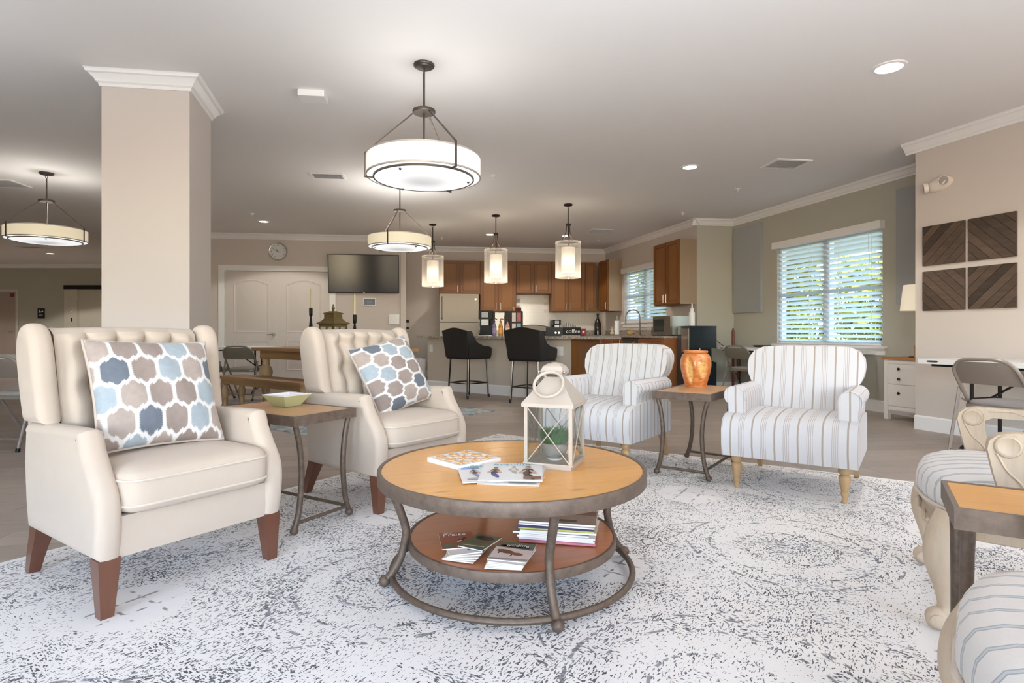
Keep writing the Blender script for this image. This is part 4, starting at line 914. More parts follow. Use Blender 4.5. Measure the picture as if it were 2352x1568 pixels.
# ---------------------------------------------------------------- wing chairs
def wing_chair(label, loc, rz):
    t = thing('wing_chair', label, 'armchair', loc, rz, 'beige tufted wing chairs')
    # arm with side: profile in (y, z), y = 0 at mid seat, -y is the front
    P = [(-.345, .19), (-.36, .26), (-.365, .36), (-.345, .43), (-.300, .495), (-.262, .55), (-.248, .585), (-.235, .608), (-.205, .617), (.0, .612), (.22, .605), (.275, .60), (.305, .45), (.30, .30), (.285, .19)]
    P = [tuple(p[:2]) for p in cat_rom([(y, z, 0) for y, z in P[:12]], 4)]+P[12:]
    for sx in (-1, 1):
        xs = (.258, .340)
        b = B(); sh = .03   # side leans outwards a little towards the arm top
        b.rprism(P, xs[0], xs[1], .032)
        for v in b.bm.verts:
            k = max(0, min(1, (v.co.z-.19)/.42)); v.co.x += k*.010
            v.co.x *= sx
        if sx < 0: bmesh.ops.reverse_faces(b.bm, faces=b.bm.faces)
        b.build('arm', LINEN, t, ang=50)
        # wing
        Q = [tuple(p[:2]) for p in cat_rom([(y, z, 0) for y, z in ((.110, .605), (.130, .68), (.145, .76), (.16, .86), (.18, .93), (.212, .972), (.255, .984), (.30, .970), (.338, .925))], 3)]+[(.35, .86), (.328, .70), (.30, .60)]
        b = B(); b.rprism(Q, .272, .352, .032)
        for v in b.bm.verts:
            k = (v.co.z-.6)/.4; v.co.x += .014*k
            v.co.x *= sx
        if sx < 0: bmesh.ops.reverse_faces(b.bm, faces=b.bm.faces)
        b.build('wing', LINEN, t, ang=50)
    # seat base and front rail
    B().prism([(-.335, .19), (-.345, .24), (-.345, .33), (.25, .36), (.29, .30), (.275, .19)], -.272, .275, 'yz', .018, 3).build('seat_base', LINEN, t, ang=50)
    # seat cushion
    B().dome(.272, .325, 9, [(.93, .335), (.985, .345), (1.0, .365), (1.0, .44), (.99, .46), (.95, .475), (.8, .488), (.5, .497), (.0001, .50)], (0, -.068, 0), 64).build('seat_cushion', LINEN, t, ang=70)
    b = B()
    for zz in (.362, .447): b.tube([(x*1.004, -.068+y*1.004, zz) for x, y in [(math.copysign(abs(math.cos(a_))**(2/9), math.cos(a_))*.272, math.copysign(abs(math.sin(a_))**(2/9), math.sin(a_))*.325) for a_ in [i*2*PI/64 for i in range(64)]]], .0045, 6, True)
    b.build('piping', PIPING, t)
    # tufted inner back: vertical channels pinched at buttons
    nb = 5; W = .272
    def back(u, v):
        x = (u*2-1)*W; z = .44+.50*v + .012*math.sin(u*PI)*v
        y0 = .125+.125*v
        ch = abs(math.sin(u*PI*nb)); top = max(0, (v-.35)/.65)
        d = .040*(ch**.55)*(.35+.65*min(1, max(0, (v-.12)*3)))
        for bz in (.86, .58):
            for k in range(1, nb):
                q = ((u-k/nb)*nb/1.0)**2*3.2+((v-bz)/.075)**2
                d -= .030*math.exp(-q)
        d *= min(1, max(0, 1-v)*14+.35)
        ed = min(1, min(u, 1-u)*12)
        return (x, y0-.02-d*ed, z)
    b = B(); b.grid(back, 81, 49)
    nv, nu = 49, 81
    b.grid(lambda u, v: ((u*2-1)*W*1.02, .20+.125*v, .42+.535*v), 5, 4)
    b.grid(lambda u, v: tuple(Vector(back(u, 1)).lerp(Vector(((u*2-1)*W*1.02, .325, .955)), v)+Vector((0, 0, .018*math.sin(v*PI)))), 81, 5)
    b.build('backrest', LINEN, t, ang=80)
    b = B()
    for bz in (.86, .58):
        for k in range(1, nb): p = back(k/nb, bz); b.ball((p[0], p[1]+.0, p[2]), (.011, .007, .011), 8, 5)
    b.build('tuft_buttons', LINEN, t)
    # outside back
    B().prism([(.285, .19), (.30, .30), (.305, .45), (.328, .70), (.35, .86), (.34, .925), (.31, .945), (.26, .70), (.24, .40), (.24, .20)], -.325, .325, 'yz', .012, 2).build('outer_back', LINEN, t, ang=50)
    for sx in (-1, 1):
        B().taper((sx*.303, -.318, 0), (.020, .020), (sx*.298, -.312, .195), (.034, .034), .003).build('leg', WALNUT, t)
        pts = [(sx*.302, .345, 0), (sx*.300, .318, .07), (sx*.297, .285, .14), (sx*.295, .255, .20)]
        rings = [[(x-w, y-w*1.05, z), (x+w, y-w*1.05, z), (x+w, y+w*1.05, z), (x-w, y+w*1.05, z)] for (x, y, z), w in zip(cat_rom(pts, 4), [.019+.014*i/12 for i in range(13)])]
        B().loft(rings).build('leg', WALNUT, t, ang=30)
    return t
wing_chair('beige tufted wing chair nearest the camera with walnut legs', (-1.452, 2.345, .0092), R(56))
wing_chair('beige tufted wing chair beyond the bowl table, lantern behind it', (-.765, 3.455, .0092), R(52))

# patterned pillows: a printed ogee lattice in the cloth
PILM = vcol('ogee_print_cloth')
def pillow(label, loc, basis, s, phase, turn):
    b = B(); n = 190; verts = []
    def f(sgn):
        def g(u, v):
            a_, c = u*2-1, v*2-1
            k = (1-abs(a_)**2.6)*(1-abs(c)**2.6); th = .085*max(0, k)**.5
            pin = 1-.055*(1-abs(a_)**2)*c*c; pin2 = 1-.055*(1-abs(c)**2)*a_*a_
            wr = .004*math.sin(9*a_+4*c)*k
            return (a_*s*pin2, sgn*(th+wr), c*s*.97*pin)
        return g
    b.grid(f(-1), n, n); nf = len(b.bm.verts); b.grid(f(1), 40, 40)
    bm = b.bm; co = np.array([v.co for v in bm.verts])
    X, Z = co[:, 0].copy(), co[:, 2].copy()
    if turn: X, Z = Z, -X
    cw, chh = .094, .206
    X = X+phase[0]; Z = Z+phase[1]
    best = np.full(len(X), 9.); sec = np.full(len(X), 9.); ii = np.zeros(len(X), int); jj = ii.copy()
    for j in range(-8, 9):
        for i in range(-8, 9):
            cx, cz = (i+.5*(j % 2))*cw, j*chh*.5
            dx = np.abs(X-cx)/cw; dz = np.abs(Z-cz)/chh
            d = np.sqrt(dx*dx+(dz*1.72)**2)                                   # stepped hexagonal cell
            d = d+np.where((dx > .12) & (dx < .25) & (dz > .14), .055, 0.)
            m = d < best
            sec = np.where(m, best, np.minimum(sec, d)); best = np.where(m, d, best); ii = np.where(m, i, ii); jj = np.where(m, j, jj)
    gap = sec-best
    pal = np.array([L(100, 107, 118)[:3], L(146, 131, 125)[:3], L(162, 173, 181)[:3], L(168, 154, 146)[:3]])
    idx = (ii+2*jj+(jj//2)+((ii*3+jj*5) % 7 == 0)) % 4
    c = pal[idx]; wh = np.array(L(232, 231, 230)[:3])
    rag = .5+.5*np.sin(co[:, 2]*700+np.sin(co[:, 0]*400)*2)
    soft = np.clip((gap-.10)/(.045+.09*rag*(((ii+jj) % 2) == 0)), 0, 1)[:, None]
    pale = np.array(L(205, 208, 210)[:3])
    col = wh*(1-soft)+c*soft
    back_ = co[:, 1] > .0005
    o = b.build('pillow_cover', PILM, None, ang=80)
    at = o.data.color_attributes.new('Col', 'FLOAT_COLOR', 'POINT')
    at.data.foreach_set('color', np.concatenate([col, np.ones((len(col), 1))], 1).astype(np.float32).ravel())
    t = thing('throw_pillow', label, 'pillow', loc, 0, 'ogee patterned throw pillows'); t.rotation_euler = basis.to_euler()
    o.parent = t
    pts = []
    for k in range(4):
        for q in range(20):
            w = q/20*2-1; e = {0: (w, -1), 1: (1, w), 2: (-w, 1), 3: (-1, -w)}[k]; p = f(1)((e[0]+1)/2, (e[1]+1)/2); pts.append((p[0], 0, p[2]))
    B().tube(pts, .006, 6, True).build('piping', plain('taupe_piping', L(190, 176, 166), .9), t)
    return t
def tilt(rz, lean, roll): return Matrix.Rotation(rz, 3, 'Z') @ Matrix.Rotation(lean, 3, 'X') @ Matrix.Rotation(roll, 3, 'Y')
def off(loc, rz, v): return tuple(Vector(loc)+Matrix.Rotation(rz, 3, 'Z') @ Vector(v))
pillow('blue and brown lattice print pillow on the nearest wing chair', off((-1.452, 2.345, .0), R(56), (-.005, -.015, .715)), tilt(R(56), R(-24), R(2)), .232, (.02, .03), False)
pillow('blue and brown lattice print pillow on the farther wing chair', off((-.765, 3.455, .0), R(52), (.035, -.03, .705)), tilt(R(50), R(-26), R(-12)), .225, (.05, .01), True)

# ---------------------------------------------------------------- iron and pine tables
def bent_leg(pts, r=.0155, n=10):
    P = cat_rom(pts, 5); b = B().tube(P, r, n); p = P[-1]; q = P[-2]; d = (p-q).normalized()
    b.ball(p-d*.004, (r*1.45, r*1.45, r*1.35), 10, 6); return b
def end_table(label, corner, ang, w=.385, d=.66, mat=HONEY_D, ba=AGED_D):
    """corner is the near corner; x runs along the short side, y along the long side; height .56"""
    t = thing('end_table', label, 'side table', corner, ang, 'iron and pine end tables'); h = .56; k = .035
    b = B()
    for x0, x1, y0, y1 in ((0, w, 0, k*.32), (0, w, d-k*.32, d), (0, k*.32, k*.32, d-k*.32), (w-k*.32, w, k*.32, d-k*.32)): b.box(x0, x1, y0, y1, h-.045, h+.002, .0015, 1)
    b.build('rim', AGED, t, smooth=False)
    nb = 3; s = (w-.024)/nb; b0 = None
    for i in range(nb):
        b = B(); b.M = Matrix.Rotation(-PI/2, 4, 'Z')
        b.box(-d/2+.012, d/2-.012, -s/2+.0006, s/2-.0006, -.02, 0, .0012, 1)
        # board's own x runs along its grain
        bb = B(); bb.box(-d/2+.012, d/2-.012, -s/2+.0006, s/2-.0006, -.02, 0, .0015, 1)
        o = bb.build('board', mat, t, (.012+s*(i+.5), d/2, h), PI/2, smooth=False); b.bm.free()
    for sx in (0, 1):
        for sy in (0, 1):
            X = w-.028 if sx else .028; Y = d-.028 if sy else .028; ix = -1 if sx else 1
            bent_leg([(X, Y, h-.045), (X+ix*.022, Y, h-.13), (X+ix*.036, Y, h*.52), (X+ix*.022, Y, h*.22), (X-ix*.008, Y, .024)], .0140).build('leg', ba, t)
    st = B()
    for sy in (0, 1): Y = d-.028 if sy else .028; st.cyl((.04, Y, .06), (w-.04, Y, .06), .009, n=8)
    st.cyl((w-.048, .028, .068), (w-.048, d-.028, .068), .009, n=8)
    st.build('stretcher', ba, t)
    return t
end_table('iron and pine end table between the two beige wing chairs', (-.997, 2.633, .0092), R(60))
end_table('iron and pine end table between the two striped armchairs', (1.245-.385*.814, 3.60+.385*.581, .0092), R(-35.5), .385, .66)
end_table('iron and pine end table between the two carved chairs at right', (.973+.66*.848, 1.265-.66*.53, .0092), R(58), .285, .66, HONEY)

# round coffee table
CT = (0.0, 2.29); ct = thing('coffee_table', 'round two tier pine and iron coffee table on the rug', 'coffee table', (CT[0], CT[1], .0092), R(20))
HT = .43-.0092; rt = .518
B().lathe([(rt-.010, HT-.045), (rt+.004, HT-.045), (rt+.006, HT-.042), (rt+.006, HT), (rt+.004, HT+.003), (rt-.008, HT+.003), (rt-.010, HT), (rt-.010, HT-.045)], 96, caps=False).build('top_rim', AGED, ct)
def disc_boards(r, zt, th, nb, mat, name='board'):
    w = 2*r/nb; circ = [(r*math.cos(i*2*PI/96), r*math.sin(i*2*PI/96)) for i in range(96)]
    for k in range(nb):
        P = clip_poly(clip_poly(circ, 0, 1, -r+(k+1)*w-.0012), 0, -1, r-k*w-.0012)
        B().prism(P, zt-th, zt, 'xy', .0016, 1).build(name, mat, ct, smooth=False)
disc_boards(rt-.0105, HT, .022, 6, HONEY)
hs = .165-.0092; r2 = .405
B().lathe([(r2-.008, hs-.03), (r2+.003, hs-.03), (r2+.005, hs), (r2+.003, hs+.004), (r2-.006, hs+.004), (r2-.008, hs)], 80).build('shelf_rim', AGED, ct)
circ = [((r2-.009)*math.cos(i*2*PI/80), (r2-.009)*math.sin(i*2*PI/80)) for i in range(80)]
for k in range(6):
    w = 2*(r2-.009)/6; P = clip_poly(clip_poly(circ, 0, 1, -(r2-.009)+(k+1)*w-.0003), 0, -1, (r2-.009)-k*w-.0003)
    B().prism(P, hs-.012, hs+.0015, 'xy').build('shelf_board', SHELFW, ct, smooth=False)
B().lathe([(.470+.012*math.cos(a_), .032+.012*math.sin(a_)) for a_ in [i*2*PI/10 for i in range(11)]], 80, caps=False).build('base_ring', AGED_D, ct)
for an in (0, 90, 180, 270):
    c, s_ = math.cos(R(an-3)), math.sin(R(an-3))
    bent_leg([(q*c, q*s_, z) for q, z in ((.478, HT-.043), (.455, HT-.10), (.424, HT-.19), (.418, .19), (.436, .11), (.468, .05), (.50, .020))], .0155, 12).build('leg', AGED_D, ct)
# ---------------------------------------------------------------- striped armchairs
_w = L(212, 210, 211); _t = L(166, 152, 141); _h = L(176, 165, 158)
_st = [(0, _t), (.075, _w), (.41, _h), (.434, _w), (.485, _h), (.509, _w), (.56, _h), (.584, _w), (.635, _h), (.659, _w)]
STRX = stripes('ticking_stripe_cloth', 'x', .123, _st); STRXY = stripes('ticking_stripe_arm_cloth', 'xy', .139, _st)
def turned(prof, n=20): b = B(); b.lathe(prof, n); return b
def striped_chair(label, loc, rz):
    t = thing('striped_armchair', label, 'armchair', loc, rz, 'white striped armchairs')
    P = [(-.375, .205), (-.392, .28), (-.392, .36), (-.372, .415), (-.325, .445), (-.2, .462), (.0, .468), (.26, .45), (.34, .42), (.34, .205)]
    B().prism(P, -.358, .358, 'yz', .028, 4).build('seat', STRX, t, ang=60)
    for sx in (-1, 1):
        X = [(.250, .43), (.250, .53), (.255, .575), (.272, .602), (.300, .616), (.332, .612), (.360, .592), (.372, .562), (.366, .532), (.350, .512), (.346, .43)]
        b = B(); b.prism(X, -.262, .32, 'xz', .016, 3)
        for v in b.bm.verts: v.co.z += .012*max(0, -v.co.y)*(v.co.z > .5); v.co.x *= sx
        if sx < 0: bmesh.ops.reverse_faces(b.bm, faces=b.bm.faces)
        b.build('arm', STRX, t, ang=50)
        b = B(); b.tube([(sx*x, -.2635, z) for x, z in X[1:-1]], .004, 6, sm=3).build('arm_piping', STRX, t)
    O = [(-.262, .40), (-.300, .595), (-.325, .625), (-.344, .67), (-.352, .73), (-.345, .78), (-.315, .825), (-.255, .853), (-.12, .862), (.12, .862), (.255, .853), (.315, .825), (.345, .78), (.352, .73), (.344, .67), (.325, .625), (.300, .595), (.262, .40)]
    b = B(); b.prism(O, 0, .15, 'xz', .045, 5)
    for v in b.bm.verts:
        kz = v.co.z-.42; v.co.y += .175+kz*.30 - .03*max(0, 1-(v.co.x/.3)**2)*(1 if v.co.y < .07 else 0)
    b.build('backrest', STRX, t, ang=60)
    pf = [(0, 0), (.013, 0), (.016, .01), (.014, .03), (.020, .045), (.021, .055), (.017, .062), (.026, .10), (.032, .135), (.030, .148), (.022, .156), (.031, .166), (.034, .178), (.031, .190), (.030, .215), (0, .215)]
    for sx in (-1, 1):
        B().lathe(pf, 20, (sx*.288, -.30, 0)).build('leg', LIMED, t)
        B().taper((sx*.296, .40, 0), (.014, .014), (sx*.29, .30, .22), (.026, .026), .004).build('leg', LIMED, t)
    return t
striped_chair('white ticking stripe armchair left of the orange vase table', (.725, 4.333, .0092), R(-37))
striped_chair('white ticking stripe armchair right of the orange vase table', (1.79, 3.613, .0092), R(-35))

# ---------------------------------------------------------------- carved armchairs
_b = L(160, 166, 172)
SEATST = stripes('blue_stripe_cloth', 'x', .062, [(0, _b), (.05, L(198, 201, 203)), (.14, _b), (.19, L(232, 229, 226))])
def carved_chair(label, loc, rz):
    t = thing('carved_armchair', label, 'armchair', loc, rz, 'bleached carved armchairs')
    shp = lambda x, y: (x*(1-.10*max(0, y)/.3), y-.022*math.cos(x/.335*PI)*(y < 0))
    B().dome(.338, .300, 5, [(.95, .375), (.985, .38), (1, .40), (1, .425), (.985, .45), (.94, .472), (.82, .488), (.6, .50), (.3, .508), (.0001, .51)], (0, -.02, 0), 64, shp).build('seat_cushion', SEATST, t, ang=70)
    o_ = [shp(math.copysign(abs(math.cos(a_))**(2/5), math.cos(a_))*.338, math.copysign(abs(math.sin(a_))**(2/5), math.sin(a_))*.300) for a_ in [i*2*PI/64 for i in range(64)]]
    B().tube([(x*1.0, y-.02, .378) for x, y in o_], .0065, 6, True).build('piping', PIPING, t)
    B().loft([[(x*k, y*k-.02, z) for x, y in o_] for k, z in ((.93, .30), (.955, .305), (.96, .33), (.945, .345), (.965, .36), (.97, .376), (.9, .376))]).build('seat_rail', CARVED, t, ang=30)
    b = B()
    for x in (-.16, .16): b.tube([(x-.09, -.318, .332), (x-.04, -.325, .318), (x, -.328, .33), (x+.04, -.327, .318), (x+.09, -.322, .332)], .006, 6, sm=4)
    b.ball((0, -.335, .33), (.035, .012, .02), 12, 7); b.build('rail_carving', CARVED, t)
    for sx in (-1, 1):
        q = [(.300, -.262, .37), (.318, -.290, .30), (.322, -.300, .23), (.305, -.285, .13), (.298, -.280, .075), (.305, -.292, .035), (.312, -.300, .016)]
        o = B().tube([(sx*x, y, z) for x, y, z in q], [.046, .046, .040, .026, .022, .026, .018], 14, sm=5).build('leg', CARVED, t)
        bb = B(); bb.M = Matrix.Translation((sx*.308, -.302, .034)); bb.ball((0, 0, .003), (.030, .034, .036), 14, 8)
        bb.M = Matrix.Translation((sx*.308, -.302, .036)) @ Matrix.Rotation(PI/2, 4, 'Y'); bb.lathe([(0, -.034), (.014, -.034), (.020, -.030), (.020, .030), (.014, .034), (0, .034)], 16)
        bb.build('scroll_foot', CARVED, o)
        B().tube([(sx*.335, -.30, .325), (sx*.345, -.30, .25), (sx*.333, -.29, .16)], .006, 6, sm=4).build('carved_bead', CARVED, o)
        B().tube([(sx*.27, .24, .36), (sx*.27, .25, .22), (sx*.275, .285, .008)], [.030, .028, .020], 10, sm=4).build('leg', CARVED, t)
        # arm: curved post, scroll corner, padded rail
        x0 = sx*.352
        Pp = [(-.135, .36), (-.150, .44), (-.172, .53), (-.186, .60), (-.182, .625), (-.160, .645), (-.12, .652), (.0, .647), (.12, .650), (.33, .675), (.33, .635), (.12, .612), (.0, .610), (-.075, .612), (-.100, .60), (-.098, .56), (-.078, .46), (-.062, .36)]
        o = B().prism(Pp, x0-.024, x0+.024, 'yz', .011, 3).build('arm', CARVED, t, ang=50)
        bb = B(); bb.M = Matrix.Translation((x0, -.138, .612)) @ Matrix.Rotation(PI/2, 4, 'Y')
        bb.lathe([(0, -.030), (.022, -.030), (.026, -.033), (.031, -.031), (.035, -.024), (.035, .024), (.031, .031), (.026, .033), (.022, .030), (0, .030)], 24).build('arm_scroll', CARVED, o)
        b = B()
        for sd in (-1, 1): b.tube([(x0+sd*.0245, -.09, .638), (x0+sd*.0245, -.02, .640), (x0+sd*.0245, .02, .626)], .0045, 5, sm=4).tube([(x0+sd*.0245, -.165, .59), (x0+sd*.0245, -.140, .54), (x0+sd*.0245, -.105, .50), (x0+sd*.0245, -.085, .44)], .0045, 5, sm=4)
        b.build('carved_bead', CARVED, o)
        B().dome(.030, .10, 2.4, [(.9, 0), (1, .008), (.95, .022), (.7, .032), (.3, .037)], (x0, .12, .644), 24).build('arm_pad', SEATST, t)
    fr = [(-.25, .40), (-.29, .62), (-.30, .80), (-.24, .95), (-.10, 1.0), (0, 1.02), (.10, 1.0), (.24, .95), (.30, .80), (.29, .62), (.25, .40)]
    B().tube([(x, .27+(z-.4)*.22, z) for x, z in fr], .028, 10, sm=4).tube([(-.25, .275, .43), (.25, .275, .43)], .026, 10).build('back_frame', CARVED, t)
    b = B(); b.prism([(x*.92, .43+(z-.4)*.93) for x, z in fr], -.02, .03, 'xz', .018, 3)
    for v in b.bm.verts: v.co.y += .27+(v.co.z-.4)*.22
    b.build('back_pad', SEATST, t, ang=60)
    return t
carved_chair('bleached carved armchair with blue stripes beyond right end table', (1.778, 1.938, .0092), R(-122))
carved_chair('bleached carved armchair with blue stripes at lower right corner', (1.03, .778, .0092), R(-122))

# ---------------------------------------------------------------- on the coffee table
TOPZ = .4305
LANT = plain('putty_lantern_paint', L(184, 172, 160), .45, .1, .03)
lt = thing('candle_lantern', 'putty coloured metal lantern with ring handle on the coffee table', 'lantern', (.172, 2.305, TOPZ), R(-21))
B().box(-.092, .092, -.092, .092, 0, .016, .002).box(-.100, .100, -.100, .100, .016, .022, .002).build('base', LANT, lt)
for sx in (-1, 1):
    for sy in (-1, 1): B().box(min(sx*.097, sx*.083), max(sx*.097, sx*.083), min(sy*.097, sy*.083), max(sy*.097, sy*.083), .022, .246, .0015, 1).build('corner_post', LANT, lt)
for k in range(4):
    b = B(); b.M = Matrix.Rotation(k*PI/2, 4, 'Z'); b.box(-.083, .083, -.0905, -.0890, .022, .238).build('glass_pane', CLEARG, lt, smooth=False)
    b = B(); b.M = Matrix.Rotation(k*PI/2, 4, 'Z'); b.cyl((-.086, -.0955, .024), (.086, -.0955, .238), .0022, n=6).cyl((-.086, -.0965, .238), (.086, -.0965, .024), .0022, n=6).build('cross_bar', LANT, lt)
B().taper((0, 0, .238), (.105, .105), (0, 0, .252), (.105, .105), .001).taper((0, 0, .252), (.105, .105), (0, 0, .352), (.030, .030), .002).build('roof', LANT, lt, ang=20)
b = B()
for sx in (-1, 1):
    for sy in (-1, 1): b.taper((sx*.028, sy*.028, .350), (.006, .006), (sx*.036, sy*.036, .366), (.006, .006))
b.build('vent_posts', LANT, lt, smooth=False)
B().taper((0, 0, .364), (.044, .044), (0, 0, .376), (.047, .047), .002).loft([[(x*r_, y*r_, z) for x, y in ((-1, -1), (0, -1.12), (1, -1), (1.12, 0), (1, 1), (0, 1.12), (-1, 1), (-1.12, 0))] for r_, z in ((.0455, .376), (.038, .392), (.026, .402), (.008, .408))]).build('cap', LANT, lt, ang=25)
ra = R(38); ring = []
for k in range(40):
    a_ = k*2*PI/40; u, v = .058*math.sin(a_), -.058+.058*math.cos(a_); ring.append((u, -.052+v*math.sin(ra)*.95, .372+v*math.cos(ra)))
B().tube(ring, .0062, 8, True).build('ring_handle', LANT, lt)
for sx in (-1, 1): B().cyl((sx*.044, -.03, .372), (sx*.052, -.052, .372), .005, n=8).ball((sx*.052, -.05, .372), .006, 8, 5).build('pivot', NICKEL, lt)
CONC = plain('grey_concrete', L(150, 146, 142), .8, 0, .18, 14, .3, 60)
pp = thing('potted_grass', 'small green grass plant in grey bowl inside the lantern', 'plant', (.172, 2.300, TOPZ+.0225), 0)
B().lathe([(0, 0), (.026, 0), (.030, .006), (.028, .010), (.044, .024), (.052, .044), (.052, .062), (.048, .066), (.044, .060), (0, .058)], 28).build('bowl', CONC, pp)
B().lathe([(0, 0), (.029, 0), (.031, .004), (.029, .008), (0, .008)], 24, (0, 0, -.0004)).build('saucer', WHITEP, pp)
GRASS = N('grass_green'); GRASS.bsdf(GRASS.mix(GRASS.noise(GRASS.tc(), 60, 2), L(40, 96, 44), L(112, 160, 80)), .55); GRASS = GRASS.m
b = B()
for k in range(1100):
    a_ = random.random()*2*PI; r0 = .04*random.random()**.5; sp = .02+.055*random.random(); hh = .034+.038*random.random(); a2 = a_+random.gauss(0, .6)
    p = Vector((r0*math.cos(a_), r0*math.sin(a_), .056)); q = p+Vector((sp*.4*math.cos(a2), sp*.4*math.sin(a2), hh*.75)); s_ = p+Vector((sp*min(1, (.072-r0)/.05)*math.cos(a2)*.8, sp*min(1, (.072-r0)/.05)*math.sin(a2)*.8, hh))
    w = Vector((-math.sin(a2), math.cos(a2), 0))*.0016
    b.poly([p-w, p+w, q+w]); b.poly([p-w, q+w, q-w]); b.poly([q-w, q+w, s_])
o = b.build('grass_blades', GRASS, pp, smooth=False); o['kind'] = 'stuff'
# noughts and crosses board
gx, gy = -.196, 2.345; gt = thing('game_tray', 'white square noughts and crosses tray on the coffee table', 'board game', (gx, gy, TOPZ), R(44))
h = .106; B().box(-h, h, -h, h, 0, .014, .001).build('tray_base', WHITEP, gt)
b = B(); g = .061
for q in (-h+.006, -g/2-.003, g/2+.003, h-.006): pass
for i, x in enumerate((-h, -.036, .030, h-.012)):
    wdt = .012 if i in (0, 3) else .006
    b.box(x, x+wdt, -h, h, .014, .0185, .0008, 1).box(-h+.0005, h-.0005, x+.0003, x+wdt-.0003, .014, .0183, .0008, 1)
b.build('divider', WHITEP, gt)
PINEP = wood('pale_pine_piece', L(206, 164, 116), 'x', .5, .85, 1.1, 4)
cell = {(-1, -1): 'X', (0, -1): 'X', (1, -1): 'X', (-1, 0): 'O', (0, 0): 'X', (1, 0): 'O', (-1, 1): 'O', (0, 1): 'O', (1, 1): 'X'}
rows = {-1: 'in the near right row', 0: 'in the middle row', 1: 'in the far left row'}; cols = {-1: 'at its near left end', 0: 'at its centre', 1: 'at its far right end'}
ca, sa = math.cos(R(44)), math.sin(R(44))
for (i, j), kd in cell.items():
    lx, ly = i*.066, j*.066; P0 = (gx+lx*ca-ly*sa, gy+lx*sa+ly*ca, TOPZ+.0142)
    b = B()
    if kd == 'O': b.lathe([(.011, 0), (.0205, 0), (.0215, .002), (.0215, .006), (.0205, .008), (.011, .008), (.010, .006), (.010, .002), (.011, 0)], 28, caps=False)
    else:
        for an in (45, -45): b.M = Matrix.Rotation(R(an), 4, 'Z'); b.box(-.024, .024, -.0055, .0055, 0, .008 if an > 0 else .0081, .001, 1)
    tag(b.build('game_piece', PINEP, None, P0, R(44), ang=30), 'wooden %s piece %s, %s' % ('ring' if kd == 'O' else 'cross', rows[j], cols[i]), 'game piece', 'pieces of the noughts and crosses tray')
# printed matter
INKS = {k: plain('print_'+k, L(*c), .4, 0, .25, 60) for k, c in dict(skin=(204, 160, 134), black=(40, 38, 42), blue=(66, 74, 150), jeans=(110, 140, 184), brown=(122, 84, 62), green=(96, 112, 92), rust=(150, 90, 70), teal=(120, 176, 186), grey=(170, 168, 166), navy=(60, 52, 96), lime=(186, 190, 96), pink=(206, 130, 150), cream=(226, 220, 206), stone=(150, 140, 130), red=(150, 50, 44)).items()}
def magazine(label, loc, rz, w, h, th, cover='cream', shapes=(), edge=WHITE, words_=(), cat='magazine', group=None, name='magazine', curl=0):
    """w along x, h along y; title edge is +y"""
    t = thing(name, label, cat, loc, rz, group)
    B().box(-w/2, w/2, -h/2, h/2, 0, th, .0004, 1).build('pages', edge, t, smooth=False)
    b = B(); cm = WHITE if cover == 'white' else INKS[cover]
    b.grid(lambda u, v: ((u-.5)*w*1.004, (v-.5)*h*1.004, th+.0004+curl*(max(0, u-.6)**2+max(0, .3-v)**2*.4)), 14, 8).build('cover', cm, t)
    mats = []; b = B()
    for nm, pts in shapes:
        if nm not in mats: mats.append(nm)
        b.mi = mats.index(nm); b.poly([((u-.5)*w, (v-.5)*h, th+.0009+curl*(max(0, u-.6)**2+max(0, .3-v)**2*.4)+.00012*len(b.bm.faces)) for u, v in pts])
    if mats: b.build('cover_print', [INKS[m] for m in mats], t, smooth=False)
    for s_, sz, mn, u, v in words_: text(s_, sz, WHITE if mn == 'white' else INKS[mn], t, ((u-.5)*w, (v-.5)*h, th+.0026+curl*.05), (0, 0, 0), ext=.0002)
    return t
def blob(u, v, a, c, n=9, rot=0): return [(u+a*math.cos(i*2*PI/n)*math.cos(rot)-c*math.sin(i*2*PI/n)*math.sin(rot), v+a*math.cos(i*2*PI/n)*math.sin(rot)+c*math.sin(i*2*PI/n)*math.cos(rot)) for i in range(n)]
def person(u, v, top, leg, s=1):
    return [(leg, blob(u+.02*s, v-.22*s, .05*s, .17*s, rot=.4)), (top, blob(u, v, .085*s, .13*s)), ('skin', blob(u-.07*s, v-.03*s, .03*s, .09*s, rot=-.5)), ('skin', blob(u+.07*s, v-.03*s, .03*s, .09*s, rot=.5)), ('skin', blob(u, v+.17*s, .04*s, .06*s)), ('brown', blob(u, v+.20*s, .042*s, .04*s))]
CG = 'magazines fanned on the coffee table'
magazine('white magazine lowest in the fan on the coffee table', (.005, 2.118, TOPZ), R(-8), .215, .275, .003, 'white', [('grey', [(.5, .05), (.95, .05), (.95, .12), (.5, .12)]), ('stone', blob(.2, .12, .1, .04))], group=CG)
magazine('magazine with seated people on cover at left of the fan', (-.095, 2.135, TOPZ+.0048), R(10), .20, .26, .003, 'white', [('teal', blob(.3, .88, .2, .03)), ('rust', [(.88, .45), (.95, .45), (.90, .98), (.82, .98)]), ('jeans', [(.05, .72), (.4, .72), (.4, .86), (.05, .86)])]+person(.28, .55, 'black', 'jeans', .9)+person(.62, .42, 'jeans', 'stone', .9)+[('grey', blob(.5, .15, .42, .08))], group=CG, words_=(('Macon', .04, 'teal', .45, .88),))
magazine('magazine with teal title and people in black on top of the fan', (.000, 2.125, TOPZ+.0100), R(-3), .225, .255, .0035, 'white', person(.22, .50, 'black', 'blue', 1)+person(.52, .62, 'cream', 'grey', .7)+person(.76, .50, 'black', 'black', 1.25)+[('brown', [(.70, .05), (.98, .05), (.98, .20), (.70, .20)])], group=CG, words_=(('ersville', .052, 'teal', .48, .90), ('Launder', .028, 'white', .84, .11)))
S2 = .1705
